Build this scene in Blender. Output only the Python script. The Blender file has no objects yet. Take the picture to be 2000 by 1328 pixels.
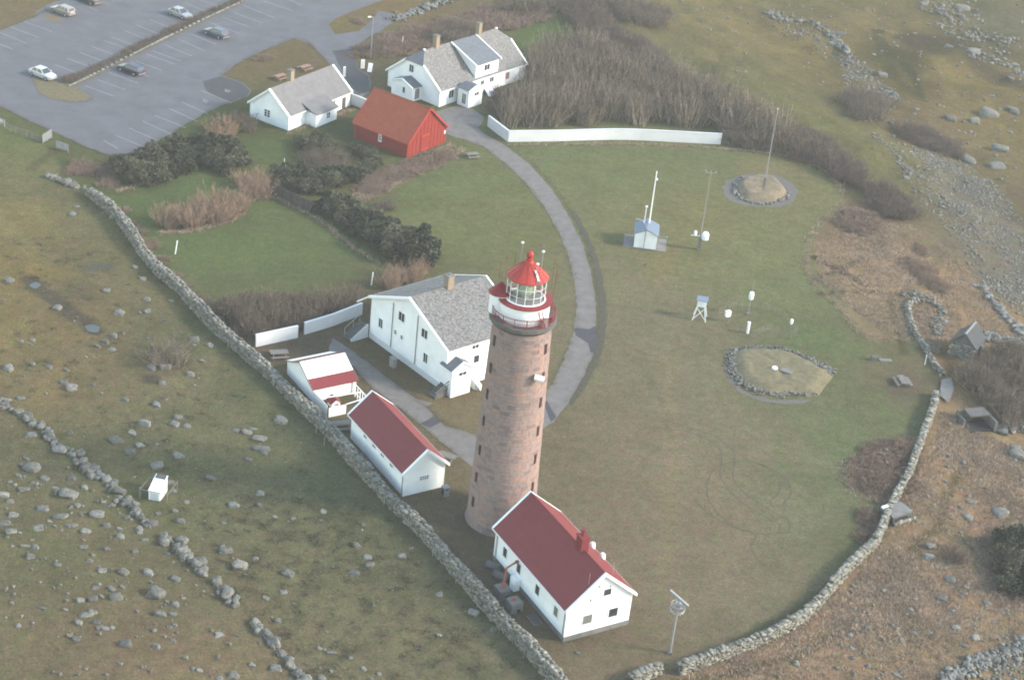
import bpy, math, random
import numpy as np
from mathutils import Vector, Matrix
random.seed(7); rng = np.random.default_rng(7)
S = bpy.context.scene
COL = S.collection
R = math.radians
# ------------------------------------------------------------------ camera, sky, sun, exposure
FPX, TH, ROLL, CH = 3540.5, R(28.738), R(6.372), 119.756
_f = np.array([0, math.cos(TH), -math.sin(TH)]); _r0 = np.array([1., 0, 0]); _u0 = np.cross(_r0, _f)
CR = _r0*math.cos(ROLL) + _u0*math.sin(ROLL); CU = -_r0*math.sin(ROLL) + _u0*math.cos(ROLL)
cd = bpy.data.cameras.new('camera'); cam = bpy.data.objects.new('camera', cd); COL.objects.link(cam)
cd.sensor_width = 36; cd.sensor_fit = 'HORIZONTAL'; cd.lens = FPX/2000*36; cd.clip_start = 1; cd.clip_end = 9000
cam.matrix_world = Matrix(((CR[0], CU[0], -_f[0], 0), (CR[1], CU[1], -_f[1], 0), (CR[2], CU[2], -_f[2], CH), (0, 0, 0, 1)))
S.camera = cam
SUN_EL, SUN_AZ = R(28), R(95)          # azimuth clockwise from +Y
W = bpy.data.worlds.new('World'); S.world = W; W.use_nodes = True
nt = W.node_tree; bg = nt.nodes['Background']
sk = nt.nodes.new('ShaderNodeTexSky'); sk.sky_type = 'NISHITA'; sk.sun_disc = False
sk.sun_elevation = SUN_EL; sk.sun_rotation = SUN_AZ; sk.dust_density = 0.45; sk.air_density = 1.75; sk.ozone_density = 1.3
nt.links.new(sk.outputs[0], bg.inputs[0]); bg.inputs[1].default_value = 0.15
sl = bpy.data.lights.new('sun', 'SUN'); sl.energy = 2.1; sl.angle = R(11); sl.color = (1, .9, .78)
so = bpy.data.objects.new('sun', sl); COL.objects.link(so)
sd = Vector((math.sin(SUN_AZ)*math.cos(SUN_EL), math.cos(SUN_AZ)*math.cos(SUN_EL), math.sin(SUN_EL)))
so.rotation_euler = sd.to_track_quat('Z', 'Y').to_euler(); so.location = (150, 150, 100)
S.view_settings.view_transform = 'Standard'; S.view_settings.look = 'None'; S.view_settings.gamma = 1
S.view_settings.use_curve_mapping = False; S.view_settings.exposure = 1.95
S.cycles.filter_width = 1.9
S.cycles.max_bounces = 6; S.cycles.volume_bounces = 1; S.cycles.transparent_max_bounces = 12
HAZE = 0.00017

# ------------------------------------------------------------------ photo pixel (2000 wide) -> place on the ground
def noise2(x, y, seed=0):
    xi = np.floor(x).astype(np.int64); yi = np.floor(y).astype(np.int64); fx = x-xi; fy = y-yi
    fx = fx*fx*(3-2*fx); fy = fy*fy*(3-2*fy)
    def h(a, b):
        n = (a*374761393 + b*668265263 + seed*144665) & 0x7fffffff
        n = ((n ^ (n >> 13))*1274126177) & 0x7fffffff
        return ((n ^ (n >> 16)) & 0xffff)/65535.
    return (h(xi, yi)*(1-fx)+h(xi+1, yi)*fx)*(1-fy)+(h(xi, yi+1)*(1-fx)+h(xi+1, yi+1)*fx)*fy
def fbm(x, y, seed=0, o=4):
    s = 0; a = .5
    for i in range(o):
        s = s+a*(noise2(x, y, seed+i)-.5)*2; x = x*2.03+7.1; y = y*2.03+3.7; a *= .5
    return s
def unflat(P, z=0.):
    P = np.asarray(P, float).reshape(-1, 2); x = P[:, 0]-1000; y = 664-P[:, 1]
    d = _f[None]*FPX + CR[None]*x[:, None] + CU[None]*y[:, None]
    t = (z-CH)/d[:, 2]
    return np.stack([d[:, 0]*t, d[:, 1]*t], 1)
def project(V):
    V = np.asarray(V, float)-[0, 0, CH]; c = V@_f
    return np.stack([1000+FPX*(V@CR)/c, 664-FPX*(V@CU)/c], 1)
def sdf(poly, P):
    poly = np.asarray(poly, float); d2 = np.full(len(P), 1e18); ins = np.zeros(len(P), bool)
    for i in range(len(poly)):
        a = poly[i]; b = poly[(i+1) % len(poly)]; ab = b-a
        t = np.clip(((P-a)@ab)/max(ab@ab, 1e-9), 0, 1); q = P-a-t[:, None]*ab; d2 = np.minimum(d2, (q*q).sum(1))
        c = (a[1] > P[:, 1]) != (b[1] > P[:, 1])
        if c.any():
            xx = (b[0]-a[0])*(P[:, 1]-a[1])/((b[1]-a[1]) if b[1] != a[1] else 1e-9)+a[0]
            ins ^= c & (P[:, 0] < xx)
    return np.where(ins, 1, -1)*np.sqrt(d2)
def dline(line, P):
    d2 = np.full(len(P), 1e18)
    for a, b in zip(line[:-1], line[1:]):
        ab = b-a; t = np.clip(((P-a)@ab)/max(ab@ab, 1e-9), 0, 1); q = P-a-t[:, None]*ab; d2 = np.minimum(d2, (q*q).sum(1))
    return np.sqrt(d2)
sm = lambda a, b, x: (lambda t: t*t*(3-2*t))(np.clip((x-a)/(b-a), 0, 1))
WALL1 = [(166, 380), (196, 406), (225, 432), (250, 466), (272, 500), (305, 540), (340, 567), (370, 600), (410, 645), (465, 692), (500, 722), (530, 749), (573, 793), (615, 833), (640, 857), (679, 906), (718, 947), (757, 989), (791, 1022), (835, 1066), (885, 1127), (923, 1171), (967, 1220), (1011, 1264), (1052, 1311), (1085, 1345), (1110, 1372)]
WALL2 = [(1326, 1321), (1376, 1302), (1413, 1289), (1452, 1274), (1497, 1257), (1536, 1237), (1573, 1215), (1610, 1178), (1640, 1141), (1672, 1106), (1715, 1066), (1731, 1030), (1755, 976), (1780, 933), (1796, 886), (1809, 850), (1825, 811), (1833, 776)]
LEFTP = unflat([(-900, 100), (-200, 180), (0, 232), (90, 290), (130, 345)] + WALL1 + [(1150, 1500), (-900, 1500)])
RIGHTP = unflat([(1260, 1600), (1300, 1340)] + WALL2 + [(1838, 740), (1811, 690), (1780, 630), (1690, 600), (1600, 540), (1590, 470), (1650, 400), (1645, 350), (1590, 305), (1530, 290), (1420, 275), (1330, 190), (1210, 105), (1110, 0), (1060, -160), (3500, -400), (3500, 1600)])
def hgt(P):
    P = np.asarray(P, float).reshape(-1, 2); z = np.zeros(len(P))
    dl = sdf(LEFTP, P); m = dl > 0
    if m.any():
        z[m] += sm(0, 9, dl[m])*(fbm(P[m, 0]/17, P[m, 1]/17, 3, 3)*.7 + fbm(P[m, 0]/3.1, P[m, 1]/3.1, 9, 3)*.22)
    dr = sdf(RIGHTP, P); m = dr > 0
    if m.any():
        far = sm(250, 330, P[m, 1])
        z[m] += -5.5*sm(2, 55, dr[m]) + sm(1, 12, dr[m])*(fbm(P[m, 0]/15, P[m, 1]/15, 5, 3)*(1.0+1.2*far) + fbm(P[m, 0]/3.4, P[m, 1]/3.4, 8, 3)*.35)
    return z
def Gs(P):
    P = np.asarray(P, float).reshape(-1, 2); z = np.zeros(len(P))
    for _ in range(5):
        q = np.concatenate([unflat(P[i:i+1], z[i]) for i in range(len(P))]); z = hgt(q)
    return np.concatenate([q, z[:, None]], 1)
def Gf(P): q = unflat(P); return np.concatenate([q, np.zeros((len(q), 1))], 1)     # flat part of the site
def G(x, y): return Vector(Gf([(x, y)])[0])
def ppm(p): return FPX/float(np.linalg.norm(np.array(p)-[0, 0, CH]))              # photo pixels per metre

# ------------------------------------------------------------------ materials
def lin(c): return tuple(((v/255)/12.92 if v/255 <= .04045 else ((v/255+.055)/1.055)**2.4) for v in c)
MATS = {}
def mat(name, col, rough=.8, var=.15, scale=2., bump=.25, bscale=None, island=0., metal=0., col2=None, rand_hue=None, wave=None, spec=.12):
    m = bpy.data.materials.new(name); m.use_nodes = True; n = m.node_tree; L = n.links; b = n.nodes['Principled BSDF']
    b.inputs['Roughness'].default_value = rough; b.inputs['Metallic'].default_value = metal; b.inputs['Specular IOR Level'].default_value = spec
    tc = n.nodes.new('ShaderNodeTexCoord'); nz = n.nodes.new('ShaderNodeTexNoise'); nz.inputs['Scale'].default_value = scale; nz.inputs['Detail'].default_value = 6; nz.inputs['Roughness'].default_value = .65
    geo = n.nodes.new('ShaderNodeNewGeometry')
    L.new(geo.outputs['Position'], nz.inputs['Vector'])
    mx = n.nodes.new('ShaderNodeMix'); mx.data_type = 'RGBA'
    c1 = tuple(v*(1-var) for v in col); c2 = col2 or tuple(v*(1+var) for v in col)
    mr = n.nodes.new('ShaderNodeMapRange'); mr.inputs[1].default_value = .3; mr.inputs[2].default_value = .7
    L.new(nz.outputs['Fac'], mr.inputs[0]); L.new(mr.outputs[0], mx.inputs[0])
    mx.inputs[6].default_value = (*c1, 1); mx.inputs[7].default_value = (*c2, 1); out = mx.outputs[2]
    if island or rand_hue:
        oi = n.nodes.new('ShaderNodeObjectInfo'); ad = n.nodes.new('ShaderNodeMath'); fr = n.nodes.new('ShaderNodeMath'); fr.operation = 'FRACT'
        L.new(geo.outputs['Random Per Island'], ad.inputs[0]); L.new(oi.outputs['Random'], ad.inputs[1]); L.new(ad.outputs[0], fr.inputs[0])
        if rand_hue:
            rp = n.nodes.new('ShaderNodeValToRGB'); k = rp.color_ramp
            for i, (p, c) in enumerate(rand_hue):
                e = k.elements[i] if i < 2 else k.elements.new(p)
                e.position = p; e.color = (*c, 1)
            L.new(fr.outputs[0], rp.inputs[0])
            m2 = n.nodes.new('ShaderNodeMix'); m2.data_type = 'RGBA'; m2.blend_type = 'MULTIPLY'; m2.inputs[0].default_value = 1
            L.new(out, m2.inputs[6]); L.new(rp.outputs[0], m2.inputs[7]); out = m2.outputs[2]
        else:
            m3 = n.nodes.new('ShaderNodeMapRange'); m3.inputs[3].default_value = 1-island; m3.inputs[4].default_value = 1+island; L.new(fr.outputs[0], m3.inputs[0])
            m2 = n.nodes.new('ShaderNodeVectorMath'); m2.operation = 'SCALE'; L.new(out, m2.inputs[0]); L.new(m3.outputs[0], m2.inputs['Scale']); out = m2.outputs[0]
    L.new(out, b.inputs['Base Color'])
    if bump or wave:
        bp = n.nodes.new('ShaderNodeBump'); bp.inputs['Strength'].default_value = bump; bp.inputs['Distance'].default_value = .05
        if wave:
            wv = n.nodes.new('ShaderNodeTexWave'); wv.bands_direction = wave[0]; wv.inputs['Scale'].default_value = wave[1]; L.new(tc.outputs['Object'], wv.inputs['Vector']); L.new(wv.outputs['Fac'], bp.inputs['Height'])
        else:
            nb = n.nodes.new('ShaderNodeTexNoise'); nb.inputs['Scale'].default_value = bscale or scale*6; nb.inputs['Detail'].default_value = 5; L.new(geo.outputs['Position'], nb.inputs['Vector']); L.new(nb.outputs['Fac'], bp.inputs['Height'])
        L.new(bp.outputs[0], b.inputs['Normal'])
    MATS[name] = m; return m
WHITE = mat('white_painted_boards', (.67, .67, .66), .6, .08, .5, .3, wave=('Z', 3.2))
WHITEV = mat('white_upright_boards', (.62, .61, .59), .65, .06, 1, .3)
PLASTER = mat('white_rendered_wall', (.46, .455, .455), .8, .06, .5, .15)
TRIM = mat('white_trim', (.66, .66, .65), .55, .03, 2, .05)
REDROOF = mat('dull_red_roof', (.135, .024, .026), .55, .06, .6, .1)
TILE = mat('red_tile_roof', (.21, .048, .024), .75, .14, 1.2, .35, 9)
REDWOOD = mat('red_painted_wood', (.165, .020, .015), .65, .10, 1., .3)
RED = mat('signal_red_paint', (.28, .035, .028), .4, .08, 1, .05)
DKRED = mat('dark_red_paint', (.16, .02, .024), .5, .1, 1, .05)
SLATE = mat('pale_slate_roof', (0.059, 0.051, 0.054), .75, .3, 3.2, .4, 7, col2=(.20, .19, .175))
SLATE2 = mat('dark_slate_roof', (.095, .10, .11), .7, .2, 1.5, .35, 7)
ETERN = mat('grey_sheet_roof', (.12, .113, .112), .8, .14, .9, .15)
BLUEROOF = mat('blue_grey_sheet_roof', (.125, .15, .195), .5, .08, 1, .1)
CONC = mat('weathered_concrete', (.13, .122, .113), .9, .2, 1.1, .4)
DKCONC = mat('dark_concrete', (.085, .08, .075), .9, .25, 1.5, .4)
STONE = mat('granite_boulder', (.105, .099, .085), .9, .5, 3.2, 1., 6, island=.3)
WSTONE = mat('lichened_wall_stone', (.148, .138, .114), .9, .5, 4., 1., 8, island=.42)
PALEST = mat('pale_stone', (.115, .11, .098), .9, .45, 4, 1., 8, island=.35)
JOINT = mat('shadowy_earth_fill', (.055, .052, .045), 1, .2, 3, .3)  # dark core material between the wall stones
GRAN = mat('pink_granite_block', (.21, .152, .134), .85, .16, 2.5, .35, 8, rand_hue=[(0, (.66, .69, .74)), (1, (1.18, 1.02, .92)), (.1, (.84, .86, .92)), (.3, (.98, .98, 1.0)), (.75, (1.04, 1.02, 1.0)), (.94, (1.13, 1.0, .93))])
GRCORE = mat('mortar_core', (.24, .19, .17), .95, .1, 2, .2)
ASPH = mat('worn_asphalt', (.082, .078, .084), .9, .17, .25, .25, 12)
ASPH2 = mat('dark_asphalt_patch', (.045, .042, .046), .9, .10, .6, .25, 12)
LANE = mat('pale_lane_surface', (.115, .102, .094), .9, .2, .7, .25, 10)
GRAVEL = mat('grey_gravel', (.095, .083, .075), .95, .25, 4, .5, 14)
LINE = mat('faded_road_paint', (.22, .215, .225), .8, .25, 3, 0)
GLASSD = mat('dark_window_glass', (.03, .034, .04), .12, .3, 1, 0, spec=.5)
GLASSP = mat('curtained_window_glass', (.14,.135,.12), .3, .15, 2, 0)
METAL = mat('galvanised_steel', (.30, .29, .29), .45, .1, 2, 0, metal=.5)
DARK = mat('black_rubber', (.02, .02, .022), .7, .1, 2, 0)
GREYP = mat('grey_plastic', (.19, .185, .18), .5, .08, 2, 0)
WOODG = mat('weathered_grey_wood', (.135, .12, .105), .85, .2, 3, .2, island=.15)
WOODD = mat('dark_fence_wood', (.06, .052, .048), .85, .2, 3, .2, island=.2)
WOODB = mat('brown_bench_wood', (.20, .12, .095), .8, .15, 3, .1)
BRICK = mat('buff_chimney_brick', (.20, .155, .11), .9, .15, 4, .3)
TEAL = mat('pale_teal_board', (.2, .26, .26), .7, .1, 2, 0)
RUST = mat('red_brown_pipe', (.27, .07, .05), .6, .15, 3, 0)
TWG = mat('bare_grey_twigs', (.095, .075, .060), .95, .2, .25, 0, island=.35)
TWT = mat('tan_upright_stems', (.25, .205, .155), .95, .2, .3, 0, island=.3)
TWR = mat('rusty_willow_twigs', (.20, .135, .095), .95, .18, .25, 0, island=.35)
TWP = mat('purple_grey_twigs', (.095, .072, .062), .95, .2, .3, 0, island=.35)
TWB = mat('red_brown_bramble', (.165, .115, .088), .95, .25, .3, 0, island=.4)
TRUNK = mat('grey_bark', (.11, .095, .08), .95, .2, 4, .3)
NEED = mat('dark_evergreen_needles', (.042, .048, .031), .85, .3, .5, 0, island=.45)
NEED2 = mat('olive_evergreen_needles', (.070, .070, .045), .85, .3, .5, 0, island=.45)
STRAW = mat('straw_grass', (.27, .20, .145), .95, .25, .2, 0, island=.4)
TUFT = mat('dark_rush_tuft', (.03, .028, .018), .95, .3, .2, 0, island=.4)
TRACK = mat('flattened_dark_grass', (.06, .053, .034), .95, .2, 2, .2)
EARTH = mat('bare_earth', (.085, .07, .055), .95, .2, 1.2, .4)
WATER = mat('still_bog_water', (.04, .042, .042), .3, .2, .5, 0, spec=.35)
def glassmat(name, col, t):
    m = bpy.data.materials.new(name); m.use_nodes = True; n = m.node_tree; n.nodes.clear()
    o = n.nodes.new('ShaderNodeOutputMaterial'); mx = n.nodes.new('ShaderNodeMixShader'); tr = n.nodes.new('ShaderNodeBsdfTransparent'); gl = n.nodes.new('ShaderNodeBsdfGlossy')
    tr.inputs[0].default_value = (*col, 1); gl.inputs[1].default_value = .05; mx.inputs[0].default_value = t
    n.links.new(tr.outputs[0], mx.inputs[1]); n.links.new(gl.outputs[0], mx.inputs[2]); n.links.new(mx.outputs[0], o.inputs[0]); return m
PANE = glassmat('clear_lantern_glass', (.93, .96, .95), .16)
LENS = mat('greenish_lens_glass', (.34, .38, .31), .15, .3, 4, 0, spec=.7)

# ------------------------------------------------------------------ mesh helpers
def tag(o, label=None, cat=None, group=None, kind=None):
    if label: o['label'] = label
    if cat: o['category'] = cat
    if group: o['group'] = group
    if kind: o['kind'] = kind
    return o
def empty(name, loc=(0, 0, 0), rz=0., label=None, cat=None, group=None, kind=None):
    o = bpy.data.objects.new(name, None); COL.objects.link(o); o.location = loc; o.rotation_euler = (0, 0, rz); o.empty_display_size = .1
    return tag(o, label, cat, group, kind)
def link(name, me, parent=None, loc=None, rz=None):
    o = bpy.data.objects.new(name, me); COL.objects.link(o)
    if parent is not None: o.parent = parent
    if loc is not None: o.location = loc
    if rz is not None: o.rotation_euler = (0, 0, rz)
    return o
def npmesh(name, V, F, m, smooth=False):
    me = bpy.data.meshes.new(name); V = np.asarray(V, np.float32); F = np.asarray(F, np.int32); k = F.shape[1]
    me.vertices.add(len(V)); me.vertices.foreach_set('co', V.ravel()); me.loops.add(F.size); me.loops.foreach_set('vertex_index', F.ravel())
    me.polygons.add(len(F)); me.polygons.foreach_set('loop_start', np.arange(0, F.size, k, dtype=np.int32)); me.update(calc_edges=True)
    if smooth: me.polygons.foreach_set('use_smooth', np.ones(len(F), bool))
    me.materials.append(m); return me
class MB:
    def __init__(s): s.v = []; s.f = []
    def add(s, vs, fs):
        b = len(s.v); s.v += [tuple(v) for v in vs]; s.f += [[b+i for i in f] for f in fs]; return s
    def box(s, c, d, rz=0., mtx=None):
        x, y, z = (a/2 for a in d); vs = [Vector(p) for p in ((-x, -y, -z), (x, -y, -z), (x, y, -z), (-x, y, -z), (-x, -y, z), (x, -y, z), (x, y, z), (-x, y, z))]
        if mtx is not None: vs = [mtx @ v for v in vs]
        if rz: vs = [Matrix.Rotation(rz, 3, 'Z') @ v for v in vs]
        return s.add([v+Vector(c) for v in vs], [(0, 3, 2, 1), (4, 5, 6, 7), (0, 1, 5, 4), (1, 2, 6, 5), (2, 3, 7, 6), (3, 0, 4, 7)])
    def hexa(s, p): return s.add(p, [(0, 3, 2, 1), (4, 5, 6, 7), (0, 1, 5, 4), (1, 2, 6, 5), (2, 3, 7, 6), (3, 0, 4, 7)])
    def beam(s, a, b, w, h):
        a = Vector(a); b = Vector(b); d = (b-a); L = d.length; d.normalize(); up = Vector((0, 0, 1)) if abs(d.z) < .95 else Vector((1, 0, 0))
        sx = d.cross(up).normalized()*w/2; sz = sx.normalized().cross(d).normalized()*h/2
        return s.hexa([a-sx-sz, a+sx-sz, b+sx-sz, b-sx-sz, a-sx+sz, a+sx+sz, b+sx+sz, b-sx+sz])
    def tube(s, a, b, r0, r1=None, n=8):
        a = Vector(a); b = Vector(b); r1 = r0 if r1 is None else r1; d = (b-a).normalized(); up = Vector((0, 0, 1)) if abs(d.z) < .95 else Vector((1, 0, 0))
        x = d.cross(up).normalized(); y = x.cross(d); vs = []
        for p, r in ((a, r0), (b, r1)):
            for i in range(n): t = 2*math.pi*i/n; vs.append(p+x*r*math.cos(t)+y*r*math.sin(t))
        return s.add(vs, [(i, i+n, (i+1) % n+n, (i+1) % n) for i in range(n)]+[tuple(range(n)), tuple(range(2*n-1, n-1, -1))])
    def lathe(s, prof, n=32, c=(0, 0, 0), a0=0., a1=2*math.pi):
        full = abs(a1-a0-2*math.pi) < 1e-6; m = n if full else n+1; vs = []
        for r, z in prof:
            for i in range(m): t = a0+(a1-a0)*i/n; vs.append((c[0]+r*math.cos(t), c[1]+r*math.sin(t), c[2]+z))
        fs = []
        for k in range(len(prof)-1):
            for i in range(n): j = (i+1) % m; fs.append((k*m+i, k*m+j, (k+1)*m+j, (k+1)*m+i))
        return s.add(vs, fs)
    def torus(s, r, rt, z, n=40, k=6, c=(0, 0)):
        vs = []; fs = []
        for i in range(n):
            t = 2*math.pi*i/n
            for j in range(k): u = 2*math.pi*j/k; q = r+rt*math.cos(u); vs.append((c[0]+q*math.cos(t), c[1]+q*math.sin(t), z+rt*math.sin(u)))
        for i in range(n):
            for j in range(k): fs.append((i*k+j, ((i+1) % n)*k+j, ((i+1) % n)*k+(j+1) % k, i*k+(j+1) % k))
        return s.add(vs, fs)
    def extr(s, prof, x0, x1):       # closed profile in (y,z), extruded along x
        n = len(prof); vs = [(x0, y, z) for y, z in prof]+[(x1, y, z) for y, z in prof]
        return s.add(vs, [tuple(range(n-1, -1, -1)), tuple(range(n, 2*n))]+[(i, (i+1) % n, (i+1) % n+n, i+n) for i in range(n)])
    def build(s, name, m, parent=None, loc=None, rz=None, smooth=False):
        me = bpy.data.meshes.new(name); me.from_pydata([tuple(v) for v in s.v], [], s.f); me.materials.append(m)
        if smooth: me.polygons.foreach_set('use_smooth', np.ones(len(me.polygons), bool))
        me.update(); import bmesh
        bm = bmesh.new(); bm.from_mesh(me); bmesh.ops.recalc_face_normals(bm, faces=bm.faces); bm.to_mesh(me); bm.free()
        return link(name, me, parent, loc, rz)
def roughen(P, step=.8, amp=.12, closed=True):
    P = [np.array(p[:2], float) for p in P]; out = []
    n = len(P)
    for i in range(n if closed else n-1):
        a = P[i]; b = P[(i+1) % n]; L = np.linalg.norm(b-a); k = max(1, int(L/step))
        for j in range(k):
            q = a+(b-a)*j/k; out.append(q+amp*np.array([fbm(np.array([q[0]*.9]), np.array([q[1]*.9]), 21, 3)[0], fbm(np.array([q[0]*.9]), np.array([q[1]*.9]), 31, 3)[0]])*2)
    if not closed: out.append(P[-1])
    return out
def smoothpts(px, n=5, closed=True):     # Catmull-Rom
    P = [np.array(p, float) for p in px]; N = len(P); out = []
    for i in range(N if closed else N-1):
        g = (lambda k: P[k % N]) if closed else (lambda k: P[min(max(k, 0), N-1)])
        a, b, c, d = g(i-1), g(i), g(i+1), g(i+2)
        for j in range(n):
            t = j/n; out.append(.5*((2*b)+(c-a)*t+(2*a-5*b+4*c-d)*t*t+(3*b-a-3*c+d)*t**3))
    if not closed: out.append(P[-1])
    return out
def sheet(name, px, z, m, smooth=False, amp=.12, parent=None, kind='structure'):
    if smooth: px = smoothpts(px, 5)
    w = roughen(unflat(px), .8, amp) if amp else [np.array(p) for p in unflat(px)]
    me = bpy.data.meshes.new(name); me.from_pydata([(p[0], p[1], z) for p in w], [], [list(range(len(w)))]); me.materials.append(m); me.update()
    if me.polygons[0].normal.z < 0: me.flip_normals()
    o = link(name, me, parent)
    if kind: o['kind'] = kind
    return o
def ribbon(name, px, width, z, m, parent=None, kind='structure', terrain=False, smooth=True):
    if smooth: px = smoothpts(px, 6, False)
    w = Gs(px) if terrain else Gf(px); vs = []; fs = []
    for i in range(len(w)):
        d = w[min(i+1, len(w)-1)]-w[max(i-1, 0)]; d[2] = 0; d /= np.linalg.norm(d)+1e-9; nx = np.array([-d[1], d[0], 0])*width/2*(1+.25*random.uniform(-1, 1))
        vs += [tuple(w[i]-nx+[0, 0, z]), tuple(w[i]+nx+[0, 0, z])]
        if i: k = 2*i; fs.append((k-2, k, k+1, k-1))
    me = bpy.data.meshes.new(name); me.from_pydata(vs, [], fs); me.materials.append(m); me.update()
    o = link(name, me, parent)
    if kind: o['kind'] = kind
    return o
# ------------------------------------------------------------------ the ground sheet, with a patchwork of grass colours and some painted wall shade
K_ALB = np.array([.405, .356, .298])
def axis(lo, hi, step):
    fine = np.arange(lo, hi+step/2, step); g = []; d = step; x = 0
    while x < 2500: d *= 1.35; x += d; g.append(x)
    return np.concatenate([lo-np.array(g[::-1]), fine, hi+np.array(g)])
gx = axis(-125, 165, .5); gy = axis(138, 400, .5)
XX, YY = np.meshgrid(gx, gy); PG = np.stack([XX.ravel(), YY.ravel()], 1)
inb = (PG[:, 0] > -140) & (PG[:, 0] < 180) & (PG[:, 1] > 120) & (PG[:, 1] < 420)
ZG = np.zeros(len(PG)); ZG[inb] = hgt(PG[inb]); ZG[~inb] = np.where(PG[~inb, 0] > 20, -5.5, -.2)*np.clip((np.abs(PG[~inb, 0]))/120, 0, 1)
LAWN = [(1250, 560, 134, 130, 108), (1200, 700, 131, 127, 108), (1300, 900, 140, 132, 114), (1420, 850, 134, 130, 110), (1100, 950, 130, 124, 106), (1250, 1050, 136, 127, 111), (1400, 1150, 136, 128, 112), (1550, 1000, 129, 131, 108), (1650, 850, 116, 128, 97), (1620, 950, 120, 127, 100), (1500, 1200, 131, 127, 108), (1660, 1060, 112, 118, 94), (1550, 560, 121, 129, 98), (1500, 480, 127, 131, 98), (1350, 420, 130, 130, 96), (1200, 330, 120, 129, 95), (1050, 300, 117, 128, 95), (1150, 420, 127, 129, 100), (1600, 400, 130, 131, 98), (1400, 320, 118, 128, 95), (1500, 330, 135, 130, 102), (1640, 680, 108, 124, 90), (1300, 640, 131, 127, 110), (1250, 1270, 128, 120, 103), (900, 360, 115, 126, 92), (900, 450, 119, 126, 90), (980, 420, 120, 124, 90), (830, 370, 112, 123, 88), (560, 480, 106, 120, 84), (600, 540, 99, 112, 80), (450, 470, 103, 119, 80), (500, 420, 104, 118, 82), (400, 370, 96, 116, 78), (330, 400, 96, 114, 78), (620, 430, 104, 116, 82), (1090, 90, 92, 114, 74), (1070, 55, 90, 112, 72), (620, 660, 112, 104, 88), (800, 720, 118, 108, 90), (880, 810, 128, 118, 98), (760, 860, 118, 112, 92), (900, 1060, 118, 110, 97), (900, 960, 116, 110, 93), (1050, 1200, 116, 108, 95), (30, 20, 125, 115, 95), (540, 110, 120, 111, 86), (600, 130, 118, 108, 90), (690, 45, 125, 115, 86), (780, 15, 130, 115, 90), (760, 75, 112, 110, 88), (820, 60, 126, 114, 98), (950, 25, 120, 110, 94), (500, 260, 92, 103, 72), (530, 290, 96, 112, 76), (640, 290, 92, 98, 75), (1350, 1000, 138, 128, 112), (1320, 750, 134, 130, 112), (1200, 850, 132, 124, 108), (1150, 1000, 130, 122, 106), (1750, 700, 122, 118, 96), (1780, 760, 118, 112, 96), (1720, 800, 112, 122, 92), (1350, 500, 128, 131, 98), (730, 600, 105, 100, 84), (350, 310, 100, 108, 80), (250, 320, 96, 102, 76), (720, 350, 108, 105, 82), (1040, 880, 124, 118, 100)]
LEFTC = [(100, 330, 124, 119, 92), (60, 430, 132, 121, 90), (150, 420, 121, 116, 92), (120, 300, 112, 116, 84), (40, 260, 108, 116, 82), (230, 340, 100, 108, 80), (250, 520, 118, 113, 88), (60, 540, 139, 122, 85), (120, 620, 128, 111, 88), (40, 640, 134, 120, 88), (200, 700, 128, 113, 90), (350, 740, 128, 120, 98), (100, 760, 132, 117, 92), (460, 760, 110, 111, 87), (530, 830, 103, 107, 84), (640, 930, 100, 105, 84), (700, 1010, 104, 107, 85), (450, 850, 122, 117, 95), (250, 850, 121, 115, 91), (500, 1000, 118, 115, 94), (650, 1150, 122, 118, 96), (800, 1250, 125, 118, 98), (920, 1290, 118, 114, 95), (200, 1050, 122, 112, 92), (120, 1080, 110, 108, 85), (300, 1250, 129, 112, 95), (400, 1300, 130, 115, 97), (600, 1300, 126, 118, 98), (60, 950, 115, 110, 90), (10, 1150, 120, 112, 92), (1000, 1310, 114, 111, 92), (400, 640, 106, 108, 84), (330, 600, 120, 114, 90), (420, 960, 112, 112, 88), (160, 530, 118, 110, 88), (270, 950, 112, 112, 86), (900, 1220, 112, 110, 92), (350, 1150, 118, 110, 90), (820, 1120, 112, 110, 90)]  # along the long wall: greener grass, partly wall shade put in the colour
RIGHTC = [(1700, 1200, 163, 139, 116), (1500, 1290, 156, 133, 113), (1850, 950, 165, 139, 113), (1900, 1000, 156, 131, 109), (1700, 530, 162, 139, 113), (1850, 560, 166, 141, 113), (1650, 600, 152, 133, 112), (1700, 430, 140, 122, 108), (1820, 830, 160, 138, 113), (1900, 1150, 152, 130, 109), (1960, 1250, 130, 120, 100), (1800, 1270, 150, 132, 110), (1800, 700, 136, 122, 98), (1850, 650, 158, 136, 108), (1740, 620, 152, 134, 112), (1680, 650, 146, 134, 112), (1400, 60, 131, 125, 95), (1300, 110, 122, 122, 92), (1600, 80, 141, 129, 92), (1450, 170, 124, 125, 92), (1600, 250, 124, 125, 90), (1750, 60, 139, 128, 95), (1870, 140, 143, 130, 92), (1950, 230, 139, 127, 92), (1700, 300, 127, 126, 92), (1750, 110, 92, 92, 68), (1760, 160, 112, 104, 76), (1830, 90, 96, 92, 74), (1980, 60, 118, 118, 100), (1780, 235, 130, 118, 95), (1900, 300, 131, 123, 95), (1980, 400, 118, 110, 92), (1650, 20, 128, 120, 92), (1540, 30, 125, 120, 92), (1850, 400, 122, 118, 104), (1900, 480, 120, 116, 104), (1960, 560, 112, 104, 92), (1760, 380, 126, 126, 92), (1950, 660, 140, 124, 102), (1990, 880, 150, 130, 108), (1960, 1040, 138, 120, 98), (1920, 1090, 120, 112, 92), (1850, 1200, 154, 133, 111), (1250, 60, 120, 116, 90)]
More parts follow.
